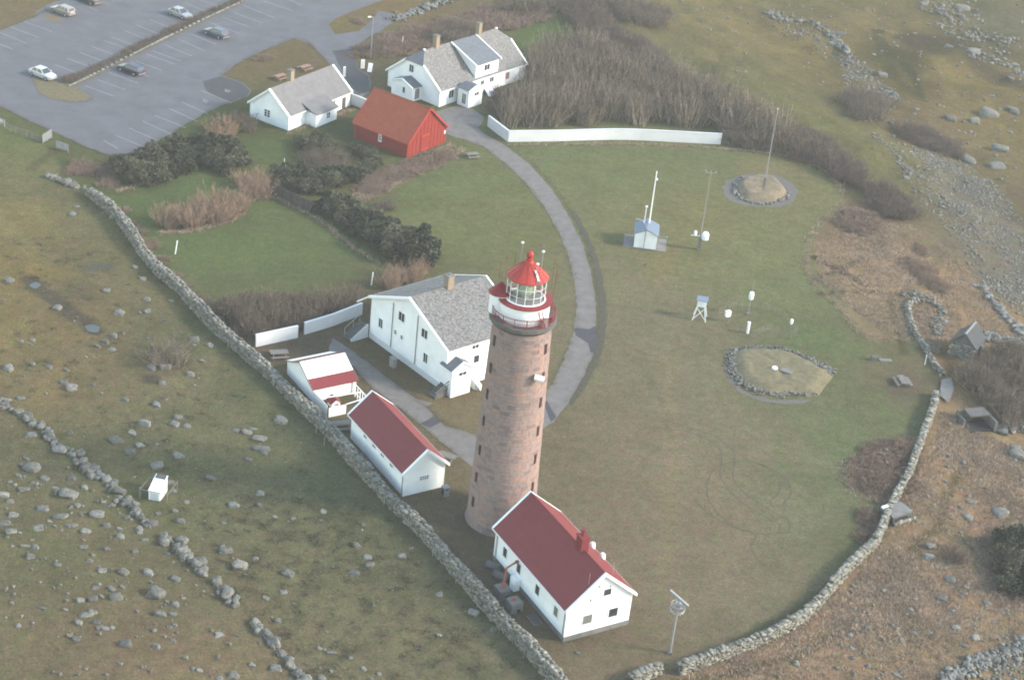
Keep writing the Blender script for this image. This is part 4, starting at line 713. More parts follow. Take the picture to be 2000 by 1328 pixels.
MB().extr(gable_profile(1.15, 0, .75, 1.2), -.6, .6).build('hutch_wall', TRIM, kn)
for sg in (1, -1): MB().extr([(0, 1.22), (sg*.8, .62), (sg*.8, .69), (0, 1.30)], -.75, .75).build('hutch_roof', DKRED, kn)
window(kn, 'x+', 1.2, 1.15, .1, .45, .45, .35, 2, 1, fw=.05)
# E: grey roofed cottage
EL, EW, EHE, EHR = 16.47, 8.46, 2.80, 6.16
E_ = house('cottage', 'white cottage with pale grey sheet roof beside the car park', (-40.74, 291.65), 59.0, EL, EW, EHE, EHR, WHITE, ETERN, courses=4, verge=.35)
for u in (-.34, .34): window(E_, 'x-', EL, EW, u+.45, 1.75, .55, 1.25, 1, 3)
chimney(E_, -EL/2+.335*EL, .25, 5.4, 8.1, .9, .9)
for u in (.60, .74): window(E_, 'y-', EL, EW, -EL/2+u*EL, 1.7, .45, 1.0, 1, 2, fw=.08)
ll = MB().box((-EL/2+.44*EL, -EW/2-1.15, 1.1), (5.6, 2.3, 2.5)).build('lean_to', WHITE, E_)
MB().extr([(-EW/2+.9, 3.55), (-EW/2-2.6, 2.25), (-EW/2-2.6, 2.37), (-EW/2+.9, 3.67)], -EL/2+.44*EL-3.0, -EL/2+.44*EL+3.0).build('lean_to_roof', ETERN, E_)
window(E_, 'y-', EL, EW, -EL/2+.47*EL, 1.35, .85, 1.0, 2, 2, out=2.3)
dr = MB().box((-EL/2+.90*EL, -EW/2-.04, 1.0), (.95, .08, 2.0)).build('door', WOODD, E_); MB().box((-EL/2+.90*EL+.3, -EW/2-.1, 1.0), (.1, .06, .06)).build('handle', METAL, dr)
# F: red barn
FL, FW, FHE, FHR = 11.41, 10.24, 2.95, 7.50
Fb = house('barn', 'red painted wooden barn with orange red tiled roof', (-22.59, 283.76), 147.0, FL, FW, FHE, FHR, REDWOOD, TILE, trim=RED, verge=.16, cat='barn')
window(Fb, 'y+', FL, FW, .2, 1.75, .42, 1.05, 2, 1, fw=.1)
for i in range(11):
    u = -FW/2+.35+i*(FW-.7)/10; h = FHR-(FHR-FHE)*abs(u)/(FW/2)-.15; MB().box((-FL/2-.02, u, h/2), (.05, .10, h)).build('cover_strip', REDWOOD, Fb)
dd = MB().box((-FL/2-.05, .6, 1.7), (.08, 2.2, 3.1)).build('barn_door', REDWOOD, Fb)
for z in (.5, 2.9): MB().box((-FL/2-.10, .6, z), (.04, 2.1, .16)).build('ledge', RED, dd)
MB().box((-FL/2-.03, -FW/2+.35, 2.0), (.05, .25, .6)).build('shutter', TRIM, Fb)
# G: long white house with dormer
GL, GW, GHE, GHR = 23.43, 12.56, 3.16, 8.15; Gc, Gaz = (-15.38, 313.77), 52.8
Gh = house('dormer_house', 'long white house with pale slates, big dormer and half hipped gables', Gc, Gaz, GL, GW, GHE, GHR, WHITE, SLATE, rroof=False)
o = .35; s_ = (GHR-GHE)/(GW/2); th = .14; xl = -GL/2-o; xrr = GL/2+o; rl = -.41*GL; rr_ = .43*GL; zh = GHR-1.75; yh = (GHR-zh)/s_
zr = GHR+th; ze = GHE-s_*o+th; ye = GW/2+o
bpy.data.objects.remove([c for c in Gh.children if c.name.startswith('wall')][0])
wb = MB(); pr5 = [(-GW/2, -.3), (GW/2, -.3), (GW/2, GHE-.02), (yh, zh-.05), (-yh, zh-.05), (-GW/2, GHE-.02)]; wb.extr(pr5, -GL/2, GL/2); wb.extr([(-yh, zh-.06), (yh, zh-.06), (0, GHR-.05)], rl+.1, rr_-.1); wb.build('wall', WHITE, Gh)
for sg, nm in ((-1, 'roof'), (1, 'roof')):
    P5 = [(xl, sg*ye, ze), (xrr, sg*ye, ze), (xrr, sg*yh, zh+th), (rr_, 0, zr), (rl, 0, zr), (xl, sg*yh, zh+th)]
    m_ = MB(); m_.v = P5+[(a, b, c-th) for a, b, c in P5]; m_.f = [[0, 1, 2, 3, 4, 5], [11, 10, 9, 8, 7, 6]]+[[i, i+6, (i+1) % 6+6, (i+1) % 6] for i in range(6)]; m_.build('roof', SLATE, Gh)
for xe, rx in ((xl, rl), (xrr, rr_)):
    P3 = [(xe, -yh, zh+th), (xe, yh, zh+th), (rx, 0, zr)]; m_ = MB(); m_.v = P3+[(a, b, c-th) for a, b, c in P3]; m_.f = [[0, 1, 2], [5, 4, 3]]+[[i, i+3, (i+1) % 3+3, (i+1) % 3] for i in range(3)]; m_.build('hip_roof', SLATE2, Gh)
    for sg in (1, -1):
        d = -1 if xe < 0 else 1; xa, xb = sorted((xe-d*.25, xe+d*.05)); k = MB(); k.extr([(sg*yh, zh+th+.03), (sg*(ye+.03), ze+.02), (sg*(ye+.03), ze+.07), (sg*yh, zh+th+.08)], xa, xb)
        xa, xb = sorted((xe+d*.005, xe+d*.05)); k.extr([(sg*yh, zh-.16), (sg*(ye+.03), ze-th-.16), (sg*(ye+.03), ze+.02), (sg*yh, zh+th+.03)], xa, xb); k.build('bargeboard', TRIM, Gh)
for sg in (1, -1): MB().box((0, sg*(ye+.05), ze-.1), (GL+.5, .09, .13)).build('gutter', TRIM, Gh)
for xm in (rl, rr_): MB().box((xm, 0, zr+.05), (.35, .35, .2)).build('ridge_end', TRIM, Gh)
x0, x1 = -.10*GL, .165*GL; zd = 5.75; yfr = -GW/2-.02
dm = MB(); dm.extr([(yfr, 2.95), (yfr, zd-.05), (-.6, GHR-.35), (-.6, GHR-.9)], x0, x1); dm = dm.build('dormer', WHITE, Gh)
MB().extr([(yfr-.35, zd-.02), (-.25, GHR+.12), (-.25, GHR+.24), (yfr-.35, zd+.10)], x0-.25, x1+.25).build('dormer_roof', SLATE2, Gh)
for xe in (x0-.3, x1+.3): MB().extr([(yfr-.4, zd-.15), (-.25, GHR+.0), (-.25, GHR+.28), (yfr-.4, zd+.14)], xe-.13, xe+.05).build('bargeboard', TRIM, Gh)
window(Gh, 'y-', GL, GW, (x0+x1)/2-.1, 4.75, 1.5, 1.1, 2, 1, out=.03)
chimney(Gh, -.28*GL, 0, 7.6, 10.3, .9, .9); chimney(Gh, .215*GL, 0, 7.6, 10.3, .8, .8)
window(Gh, 'x-', GL, GW, .8, 5.0, 1.0, 1.35, 2, 1); window(Gh, 'y-', GL, GW, -.37*GL, 1.75, 1.25, 1.45, 2, 1)
for u, w, h in ((-.01, .9, .8), (.10, 1.1, .9)): window(Gh, 'y-', GL, GW, u*GL, 2.0, w, h, 2, 1)
window(Gh, 'y-', GL, GW, .29*GL, 1.75, 1.1, 1.35, 1, 1, pane=WOODB)
pg = porch(Gh, Gc, Gaz, (-12.28, 303.75), -37.5, 2.6, 3.6, 3.25, 3.9, WHITE, SLATE2); window(pg, 'x+', 2.6, 3.6, .2, 2.3, 1.2, .6, 2, 1, flat=True); window(pg, 'y-', 2.6, 3.6, .2, 1.5, .9, 1.9, 3, 1, flat=True, name='glazed_door')
pg2 = porch(Gh, Gc, Gaz, (-23.6, 304.2), 231, 2.6, 5.2, 2.6, 3.6, WHITE, SLATE2); window(pg2, 'x+', 2.6, 5.2, .5, 1.6, .6, 1.1, 1, 1, flat=True); window(pg2, 'y+', 2.6, 5.2, .1, 1.3, 1.1, 1.9, 3, 1, flat=True, name='glazed_door')
q = Gh.matrix_basis.inverted() @ Vector((*unflat([(942, 165)])[0], 0)); q2 = Gh.matrix_basis.inverted() @ Vector((*unflat([(962, 190)])[0], 0))
MB().beam(q+Vector((0, 0, 1.3)), q2+Vector((0, 0, .15)), 1.6, .15).build('cellar_hatch', TRIM, Gh)

# ------------------------------------------------------------------ white garden walls
def gwall(label, px, h, t=.25, gatepost=False):
    w = Gf(px); root = empty('garden_wall', tuple(w[0]), 0, label, 'garden wall'); b = MB(); c = MB()
    for i in range(len(w)-1):
        a = Vector(w[i]-w[0]); d = Vector(w[i+1]-w[0]); e = (d-a).normalized()*.001; b.beam(a+Vector((0, 0, h/2-.1)), d+e+Vector((0, 0, h/2-.1)), t, h+.2); c.beam(a+Vector((0, 0, h+.04)), d+Vector((0, 0, h+.04)), t+.1, .08)
    b.build('wall_face', PLASTER, root); c.build('coping', PLASTER, root); return root
gwall('left of two white garden wall lengths, ending at the drystone wall', [(499, 677), (540, 668), (581, 659)], 1.75)
gwall('white garden wall length running from the narrow gap to the big white house', [(594, 653), (650, 636), (706, 614)], 1.75)
gwall('long white garden wall in front of the bare grey thicket', [(953, 247), (992, 277)]+smoothpts([(992, 277), (1080, 276), (1150, 274), (1200, 273), (1250, 274), (1330, 278), (1385, 281), (1407, 282)], 4, False)[1:], 1.95)
gwall('short white garden wall linking the cottage and the red barn', [(686, 204), (700, 209), (716, 216)], 1.9)
# ------------------------------------------------------------------ the lighthouse
TP = G(977, 1010); LT = empty('lighthouse', tuple(TP), 0, 'tall round tower of pinkish granite blocks with red lantern roof', 'lighthouse')
def trad(z): return 3.26+.72*(1-z/26.4) + (.18*max(0, 1-z/1.6)**2)
ZT = 26.35
MB().lathe([(trad(z)-.05, z) for z in np.linspace(-.3, ZT, 20)], 64).build('tower_core', GRCORE, LT, smooth=True)
ch = .43; ncs = int(ZT/ch); blocks = []
for k in range(ncs):
    z0 = k*ch+.012; z1 = (k+1)*ch-.012; nb_ = 24+(k % 3 == 0); off = random.random()*6.28; cuts = [0]
    while len(cuts) < nb_: cuts.append(cuts[-1]+random.uniform(.75, 1.25))
    tot = cuts[-1]+1.; cuts = [c_/tot*2*math.pi+off for c_ in cuts]+[2*math.pi+off]
    for a0, a1 in zip(cuts[:-1], cuts[1:]):
        g = .0035; a0 += g; a1 -= g; j = random.uniform(-.012, .018); vs = []
        for z in (z0, z1):
            for a in (a0, (a0+a1)/2, a1):
                for rr in (trad(z)-.08, trad(z)+.012+j): vs.append((rr*math.cos(a), rr*math.sin(a), z))
        # verts: z-level(2) x angle(3) x r(2)
        I = lambda zl, ai, ri: zl*6+ai*2+ri
        fs = [(I(0, 0, 1), I(0, 1, 1), I(1, 1, 1), I(1, 0, 1)), (I(0, 1, 1), I(0, 2, 1), I(1, 2, 1), I(1, 1, 1)), (I(1, 0, 0), I(1, 0, 1), I(1, 1, 1), I(1, 1, 0)), (I(1, 1, 0), I(1, 1, 1), I(1, 2, 1), I(1, 2, 0)),
              (I(0, 0, 1), I(0, 0, 0), I(0, 1, 0), I(0, 1, 1)), (I(0, 1, 1), I(0, 1, 0), I(0, 2, 0), I(0, 2, 1)), (I(0, 0, 0), I(0, 0, 1), I(1, 0, 1), I(1, 0, 0)), (I(0, 2, 1), I(0, 2, 0), I(1, 2, 0), I(1, 2, 1))]
        am = (a0+a1)/2; blocks.append((-math.sin(am)+.004*z0, vs, fs))
blocks.sort(key=lambda t: -t[0])
for _, vs, fs in blocks[:298]:
    me = bpy.data.meshes.new('granite_block'); me.from_pydata(vs, [], fs); me.materials.append(GRAN); link('granite_block', me, LT)
b = MB()
for _, vs, fs in blocks[298:]: b.add(vs, fs)
me = bpy.data.meshes.new('granite_courses'); me.from_pydata(b.v, [], b.f); me.materials.append(GRAN); o = link('granite_courses', me, LT); o['kind'] = 'stuff'
def radial(mb, az, r, z, w, d, h, dz=0.):   # box whose outer axis points to azimuth az (0 = towards the camera)
    a = R(az); c = Vector((math.sin(a)*r, -math.cos(a)*r, z)); return mb.box(c, (w, d, h), rz=a)
def zfor(y):
    zs = np.linspace(0, 36, 721); pr2 = project(np.stack([np.full(721, TP.x), np.full(721, TP.y-2.), zs], 1)); return float(zs[np.argmin(abs(pr2[:, 1]-y))])
SLITF = mat('dark_slit_frame', (.06, .02, .02), .6, .1, 2, 0)
for az, ys in ((-58, (676, 729, 779, 831, 888, 940, 988)), (58, (681, 735, 784, 839, 893, 947))):
    for y in ys:
        z = zfor(y)+.2; r = trad(z); f = MB(); radial(f, az, r+.02, z, .40, .12, 1.25); f = f.build('window', SLITF, LT); g = MB(); radial(g, az, r+.062, z, .28, .06, 1.1).build('pane', GLASSD, f)
        g = MB(); radial(g, az, r+.09, z, .04, .05, 1.1).build('glazing_bar', SLITF, f)
MB().lathe([(3.2, 25.9), (3.45, 26.1), (3.62, 26.3), (3.74, 26.45), (3.74, 26.85), (3.55, 26.9), (2.4, 26.9)], 64).build('gallery', DKCONC, LT)
MB().lathe([(2.78, 26.88), (2.78, 28.55), (2.70, 28.85), (2.5, 28.9)], 64).build('drum', TRIM, LT, smooth=False)
MB().lathe([(2.35, 28.83), (3.0, 28.86), (3.0, 29.0), (2.2, 29.02)], 64).build('red_gallery', DKRED, LT)
rl_ = MB().torus(3.5, .045, 27.95, 56).torus(3.5, .035, 27.45, 56).torus(3.5, .035, 27.05, 56); rl_.build('handrail', DKRED, LT)
for i in range(16):
    a = i*22.5+8; MB().tube((3.5*math.sin(R(a)), -3.5*math.cos(R(a)), 26.9), (3.5*math.sin(R(a)), -3.5*math.cos(R(a)), 27.97), .05, n=6).build('railing_post', DKRED, LT)
bl = MB()
for i in range(120): a = R(i*3); bl.tube((3.5*math.sin(a), -3.5*math.cos(a), 27.05), (3.5*math.sin(a), -3.5*math.cos(a), 27.93), .014, n=4)
o = bl.build('railing_bars', DKRED, LT); o['kind'] = 'stuff'
RG = 2.14
for i in range(14):
    a0 = R(i*360/14); a1 = R((i+1)*360/14); b = MB(); p0 = Vector((RG*math.sin(a0), -RG*math.cos(a0), 0)); p1 = Vector((RG*math.sin(a1), -RG*math.cos(a1), 0)); b.add([p0+Vector((0, 0, 29.05)), p1+Vector((0, 0, 29.05)), p1+Vector((0, 0, 31.7)), p0+Vector((0, 0, 31.7))], [(0, 1, 2, 3)]).build('lantern_pane', PANE, LT)
    MB().tube(p0*1.005+Vector((0, 0, 29.0)), p0*1.005+Vector((0, 0, 31.75)), .035, n=6).build('mullion', TRIM, LT)
MB().torus(RG+.01, .018, 29.9, 48).torus(RG+.01, .018, 30.8, 48).build('glazing_ring', TRIM, LT); MB().torus(RG+.02, .09, 29.05, 48).build('sill_ring', TRIM, LT)
MB().lathe([(2.1, 29.03), (.01, 29.04)], 40).build('lantern_floor', GREYP, LT)
MB().lathe([(.35, 29.0), (.35, 29.45), (.75, 29.5), (.98, 29.8), (1.08, 30.3), (.98, 30.9), (.75, 31.2), (.3, 31.4)], 28).build('lens', LENS, LT, smooth=False)
for i in range(4): a = R(45+90*i); MB().tube((1.05*math.sin(a), -1.05*math.cos(a), 29.1), (1.05*math.sin(a), -1.05*math.cos(a), 31.4), .05, n=6).build('lens_bar', MATS['buff_chimney_brick'], LT)
rf = MB().lathe([(2.30, 31.62), (2.34, 31.72), (1.95, 32.08), (1.2, 32.72), (.62, 33.22), (.36, 33.5), (.36, 33.75), (.2, 33.8)], 42).lathe([(2.30, 31.62), (.2, 31.75)], 42).build('lantern_roof', RED, LT, smooth=False)
for i in range(14):
    a = R(i*360/14); MB().beam((2.3*math.sin(a), -2.3*math.cos(a), 31.77), (.5*math.sin(a), -.5*math.cos(a), 33.37), .05, .06).build('roof_rib', RED, rf)
MB().lathe([(.01, 34.62), (.2, 34.58), (.36, 34.42), (.42, 34.2), (.36, 33.98), (.24, 33.8)], 20).tube((0, 0, 34.6), (0, 0, 35.0), .04).build('finial', RED, LT, smooth=True)
for az, r, z0, z1 in ((-28, 1.9, 32.1, 35.3), (62, 1.55, 32.4, 35.1), (32, 1.7, 32.2, 33.9)):
    a = R(az+ (180 if az == -28 else 0)); r2 = r*(.9 if az == -28 else 1); x, y = r2*math.sin(a) if az != -28 else -.95, -r2*math.cos(a) if az != -28 else .5
    an = MB().tube((x, y, z0), (x, y, z1), .05, n=6).build('aerial', METAL, LT); MB().lathe([(.12, z1+.14), (.17, z1+.05), (.15, z1-.04), (.04, z1-.12)], 10, (x, y, 0)).build('aerial_head', TRIM, an)
MB().beam((1.25, -1.75, 31.95), (.75, -1.0, 32.9), .22, .1).box((1.2, -1.75, 31.95), (.4, .4, .25)).build('aerial_bracket', METAL, LT)
for az, z1 in ((-62, 32.6), (-78, 33.2), (-128, 33.0), (-150, 33.2), (78, 33.0), (96, 32.6), (118, 33.4)):
    a = R(az); x, y = 3.05*math.sin(a), -3.05*math.cos(a); MB().tube((x, y, 28.9), (x*1.02, y*1.02, z1), .02, n=6).build('rod', DKRED, LT)
# stair turret on the left of the drum
tx, ty = -2.75, .25
tu = MB().lathe([(1.12, 26.9), (1.12, 29.25), (.9, 29.3)], 28, (tx, ty, 0)).build('turret', TRIM, LT)
MB().lathe([(1.30, 29.2), (1.34, 29.3), (.02, 30.55)], 28, (tx, ty, 0)).lathe([(1.3, 29.2), (.02, 29.25)], 28, (tx, ty, 0)).build('turret_roof', DKRED, tu)
tb = MB().beam((1.6, -2.45, 28.7), (2.2, -2.9, 26.95), .09, .09).beam((1.95, -2.2, 28.7), (2.5, -2.62, 26.95), .09, .09).build('gallery_ladder', DKRED, LT)
MB().box((2.35, -2.2, 27.35), (.7, .5, .9), rz=.8).build('gallery_box', GREYP, LT); MB().box((3.0, -1.4, 27.4), (.35, .35, .5)).build('gallery_lamp', DARK, LT)
z = zfor(725); a = R(40); d = Vector((math.sin(a), -math.cos(a), 0)); side_ = Vector((math.cos(a), math.sin(a), 0)); p = d*(trad(z)+.1)+Vector((0, 0, z))
fl = MB().tube(p-d*.2, p+d*.35, .12, n=8).tube(p+d*.35-side_*.45-d*.25+Vector((0, 0, .1)), p+d*.85+side_*.35-Vector((0, 0, .05)), .34, .34, 16).build('fog_lamp', TRIM, LT)
MB().tube(p+d*.83+side_*.34-Vector((0, 0, .05)), p+d*.89+side_*.39-Vector((0, 0, .06)), .29, .29, 16).build('fog_lamp_lens', DKRED, fl)
z = 3.9; MB().tube((1.2, -3.5, z), (2.1, -4.3, z+.4), .04).tube((2.1, -4.3, z+.4), (2.1, -4.3, z+.9), .05).build('wall_bracket', METAL, LT)

# ------------------------------------------------------------------ weather station
HC, HAZ, HL, HW, HE, HR_ = (18.75, 253.75), 87.2, 4.0, 3.4, 2.55, 3.3
hp = empty('instrument_hut', (*HC, 0), R(HAZ), 'small white hut with blue grey gable roof on a concrete pad', 'hut')
MB().box((.3, 0, .03), (4.6, 6.6, .1)).build('concrete_pad', CONC, hp)
MB().extr(gable_profile(HW, .2, HE, HR_), -HL/2, HL/2).build('wall', WHITEV, hp)
for sg in (1, -1): MB().extr([(0, HR_+.02), (sg*(HW/2+.2), HE-.08), (sg*(HW/2+.2), HE+.0), (0, HR_+.12)], -HL/2-.2, HL/2+.2).build('roof', BLUEROOF, hp)
for sg in (1, -1):
    for i in range(7): x = -HL/2-.1+i*(HL+.2)/6; MB().extr([(sg*.1, HR_+.09), (sg*(HW/2+.2), HE+.005), (sg*(HW/2+.2), HE+.035), (sg*.1, HR_+.13)], x-.03, x+.03).build('roof_batten', BLUEROOF, hp)
for sx in (-1, 1):
    for sy in (-1, 1): MB().box((sx*(HL/2-.15), sy*(HW/2-.15), .1), (.22, .22, .3)).build('footing', DKCONC, hp)
MB().beam((0, -HW/2-.02, 1.6), (0, -HW/2-1.6, 1.6), .06, .06).box((0, -HW/2-1.6, 1.6), (.3, .12, .12)).build('side_arm', METAL, hp)
gm = [(-HL/2-.05, .15, 0), (-HL/2-.05, .15, 3.6), (-HL/2-.05, .35, 4.3), (-HL/2-.05, .9, 4.8), (-HL/2-.05, 1.5, 4.95)]
b = MB()
for a, d in zip(gm[:-1], gm[1:]): b.tube(a, d, .05, n=8)
lp = b.build('gooseneck_lamp', METAL, hp); MB().tube((-HL/2-.05, 1.35, 4.97), (-HL/2-.05, 1.95, 4.85), .09, .16, 10).build('lamp_head', GREYP, lp)
def mast(name, label, cat, px, top, r0, r1, m=METAL, base=True):
    p = G(*px); zs = np.linspace(.5, 25, 491); q = project(np.stack([np.full(491, p.x), np.full(491, p.y), zs], 1)); z = float(zs[np.argmin(abs(q[:, 1]-top))]); r = empty(name, tuple(p), 0, label, cat)
    MB().tube((0, 0, -.1), (0, 0, z), r0, r1, 10).build('pole', m, r)
    if base: MB().box((0, 0, .1), (.5, .5, .25)).build('base', CONC, r)
    return r, z
mp = project(np.array([[HC[0]+.25, HC[1]+.7, 0.]]))[0]
r_, z = mast('weather_mast', 'tall white mast rising right behind the small blue roofed hut', 'mast', (mp[0], mp[1]), 339, .13, .07, TRIM); MB().box((.18, 0, z-1.0), (.34, .22, .3)).build('sensor', TRIM, r_); MB().tube((0, 0, z), (0, 0, z+.35), .1, .06).build('mast_head', TRIM, r_)
mp2 = project(np.array([[HC[0]-.5, HC[1]+.8, 0.]]))[0]
r_, z = mast('vent_pole', 'short white pole with a round head at the hut roof', 'pole', (mp2[0], mp2[1]), 404, .09, .08, TRIM); MB().lathe([(.01, z+.2), (.2, z+.15), (.22, z), (.1, z-.1)], 12).build('pole_head', TRIM, r_)
r_, z = mast('anemometer_mast', 'thin grey mast with a crossbar, between the hut and the flagpole', 'mast', (1364, 488), 338, .09, .05); MB().tube((-.75, 0, z), (.75, 0, z+.05), .045).build('crossbar', METAL, r_)
for x in (-.75, 0, .75): MB().tube((x, 0, z), (x, 0, z+.35), .05, .09).build('wind_cup', METAL, r_)
MB().box((0, .0, 1.0), (.5, .35, 2.0)).build('post_box', WOODG, r_); MB().beam((-1.5, 0, 2.35), (.3, 0, 2.35), .08, .08).build('arm', TRIM, r_)
MB().lathe([(.01, 3.1), (.38, 3.05), (.55, 2.7), (.55, 1.95), (.3, 1.75)], 16, (.72, 0, 0)).build('white_shield', TRIM, r_); MB().lathe([(.01, 3.15), (.2, 3.1), (.24, 2.95), (.24, 2.4)], 12, (-.85, 0, 0)).build('sensor_can', TRIM, r_)
FM = G(1490, 376)
def lump(name, px, h, m, label=None, cat=None, seed=1, kind=None, flat=.5):
    w = unflat(smoothpts(px, 6)); c0 = w.mean(0); n = len(w); vs = []; fs = []; K = 12
    for k in range(K+1):
        t = k/K; rr = 1-t*1.; z = h*min(1, (1-(1-t)**3)) if flat >= .5 else h*min(1, t*4)
        for i in range(n):
            p = c0+(w[i]-c0)*max(rr, .001); j = fbm(np.array([p[0]/1.2]), np.array([p[1]/1.2]), seed, 3)[0]; vs.append((p[0]-c0[0]+j*.15*t, p[1]-c0[1], z+j*.3*min(1, t*3)-.05))
    for k in range(K):
        for i in range(n): fs.append((k*n+i, k*n+(i+1) % n, (k+1)*n+(i+1) % n, (k+1)*n+i))
    o = MB().add(vs, fs).build(name, m, None, (c0[0], c0[1], 0), smooth=True); return tag(o, label, cat, None, kind)
scatter_row('mound_edging', 'rough ring of dark edging stones around the foot of the flag mound', [(1452, 349), (1436, 368), (1444, 386), (1470, 397), (1500, 399), (1530, 391), (1540, 378)], 110, .25, .55, .5, 80, cat='stone edging', seed=44)
sheet('gravel_ring', [(1412, 377), (1425, 352), (1465, 341), (1505, 342), (1540, 356), (1560, 377), (1550, 393), (1520, 403), (1480, 405), (1440, 397)], .014, GRAVEL, True, amp=.5)
MOUND = mat('dry_mound_turf', (.14, .108, .07), .95, .3, 1.4, .6)
lump('flag_mound', [(1436, 368), (1452, 350), (1485, 345), (1515, 352), (1533, 368), (1536, 385), (1515, 394), (1485, 395), (1452, 388)], 1.05, MOUND, 'round dry turf mound carrying the flagpole', 'mound', 3, flat=.3)
fp = empty('flagpole', (FM.x, FM.y, 0), 0, 'tall bare flagpole standing on the round turf mound', 'flagpole')
zs = np.linspace(2, 25, 461); qy = project(np.stack([np.full(461, FM.x), np.full(461, FM.y), zs], 1))[:, 1]; zt = float(zs[np.argmin(abs(qy-214))])
MB().tube((0, 0, 1), (0, 0, zt), .11, .055, 10).build('pole', METAL, fp); MB().box((0, 0, 1.9), (.3, .26, 1.6)).build('pole_foot', WOODG, fp); MB().lathe([(.01, zt+.2), (.1, zt+.1), (.01, zt)], 10).build('pole_knob', TRIM, fp)
# stone ringed bastion
def C7(x, y): return (1200+x/3.3196, 400+y/3.3196)
sheet('worn_path_ring', [C7(*p) for p in [(715, 1040), (740, 950), (850, 915), (780, 1000), (760, 1080), (820, 1190), (900, 1240), (1010, 1262), (1200, 1262), (1290, 1255), (1210, 1290), (1100, 1290), (960, 1275), (820, 1220), (740, 1140)]], .012, GRAVEL, amp=.2)
lump('turf_bastion', [C7(*p) for p in [(742, 1010), (760, 955), (850, 930), (960, 928), (1100, 942), (1250, 1000), (1350, 1060), (1428, 1098), (1370, 1180), (1308, 1248), (1150, 1238), (1010, 1240), (880, 1200), (790, 1130)]], .75, mat('bastion_turf', (.115, .095, .055), .95, .25, 1.6, .5), 'low flat turf bastion edged by a curved stone bank on the lawn', 'earthwork', 5, flat=.2)
scatter_row('bastion_bank', 'curved stone bank around the left side of the low turf bastion', [C7(*p) for p in [(1310, 1232), (1150, 1222), (1010, 1222), (890, 1190), (800, 1120), (762, 1050), (770, 985), (830, 945), (950, 938), (1100, 950), (1250, 1005), (1350, 1062), (1425, 1100)]], 800, .15, .36, 1.1, 200, cat='stone bank', hz=.6, seed=15)
for px, lab in ((C7(1033, 1092), 'white round cap on a low base on the turf bastion'),):
    p = G(*px); r_ = empty('survey_marker', (p.x, p.y, .72), 0, lab, 'marker'); MB().lathe([(.01, .3), (.35, .26), (.42, .1), (.42, 0)], 14).build('cap', TRIM, r_); MB().box((0, 0, -.05), (1.1, 1.1, .14)).build('base', CONC, r_)
p = G(*C7(1110, 1110)); tag(MB().box((0, 0, .8), (1.6, 1.0, .2), rz=-.4).build('flat_slab', CONC, None, (p.x, p.y, 0)), 'flat grey concrete slab beside the white round cap', 'slab')
# Stevenson screen
p = G(1366, 622); ss = empty('thermometer_screen', tuple(p), R(-8), 'white louvred weather box on splayed legs in the middle of the lawn', 'weather screen')
for sx in (-1, 1):
    for sy in (-1, 1): MB().beam((sx*.95, sy*.95, 0), (sx*.5, sy*.45, 2.1), .12, .12).build('leg', TRIM, ss)
MB().beam((-.9, -.93, .2), (.55, -.5, 1.9), .06, .06).beam((.9, -.93, .2), (-.55, -.5, 1.9), .06, .06).build('brace', TRIM, ss)
MB().box((0, 0, 2.55), (1.25, 1.05, .95)).build('box', TRIM, ss)
for i in range(7): MB().box((0, -.53, 2.18+.125*i), (1.15, .05, .06)).build('louvre', TRIM, ss)
MB().extr([(-.72, 3.08), (.72, 3.2), (.72, 3.27), (-.72, 3.15)], -.8, .8).build('roof', BLUEROOF, ss)
ENC = [(668, 720), (730, 690), (800, 660), (945, 668), (1020, 700), (1085, 730), (1190, 830), (1130, 872), (1075, 850), (1015, 815), (970, 830), (895, 862), (810, 825), (750, 790)]
ef = empty('wire_fence', tuple(G(*C7(*ENC[0]))), 0, 'low wire fence ring around the instruments on the lawn', 'fence'); e0 = G(*C7(*ENC[0])); pts = [G(*C7(*q))-e0 for q in ENC]
for q in pts: MB().box(q+Vector((0, 0, .55)), (.08, .08, 1.2)).build('post', WOODG, ef)
wb = MB()
for a, d in zip(pts, pts[1:]+pts[:1]):
    for z in (.35, .7, 1.05): wb.tube(a+Vector((0, 0, z)), d+Vector((0, 0, z)), .005, n=4)
wb.build('wire', METAL, ef)
r_, z = mast('instrument_pole', 'thin pole with a white oval shield inside the wire fence ring', 'pole', C7(866, 712), 547, .07, .04); MB().lathe([(.01, 3.75), (.3, 3.65), (.38, 3.2), (.34, 2.6), (.15, 2.4)], 14).build('white_shield', TRIM, r_)
p = G(*C7(862, 832)); r_ = empty('rain_gauge', tuple(p), 0, 'white slender cylinder standing at the near side of the fence ring', 'gauge'); MB().tube((0, 0, 0), (0, 0, 1.75), .2, .2, 14).build('tube', TRIM, r_); MB().torus(.21, .04, 1.75, 16).build('rim', TRIM, r_)
p = G(*C7(728, 755)); r_ = empty('instrument_box', tuple(p), 0, 'white instrument box on a post at the left corner of the fence ring', 'box'); MB().box((0, 0, .5), (.14, .14, 1.1)).build('post', WOODG, r_); MB().box((0, 0, 1.25), (.75, .5, .85), rz=.5).build('box', TRIM, r_)
p = G(*C7(1128, 868)); r_ = empty('sensor_post', tuple(p), 0, 'white sensor on a post at the right corner of the fence ring', 'sensor'); MB().box((0, 0, 1.1), (.14, .14, 2.4)).build('post', WOODG, r_); MB().lathe([(.01, 3.2), (.2, 3.1), (.22, 2.6), (.1, 2.3)], 12).build('sensor', TRIM, r_)
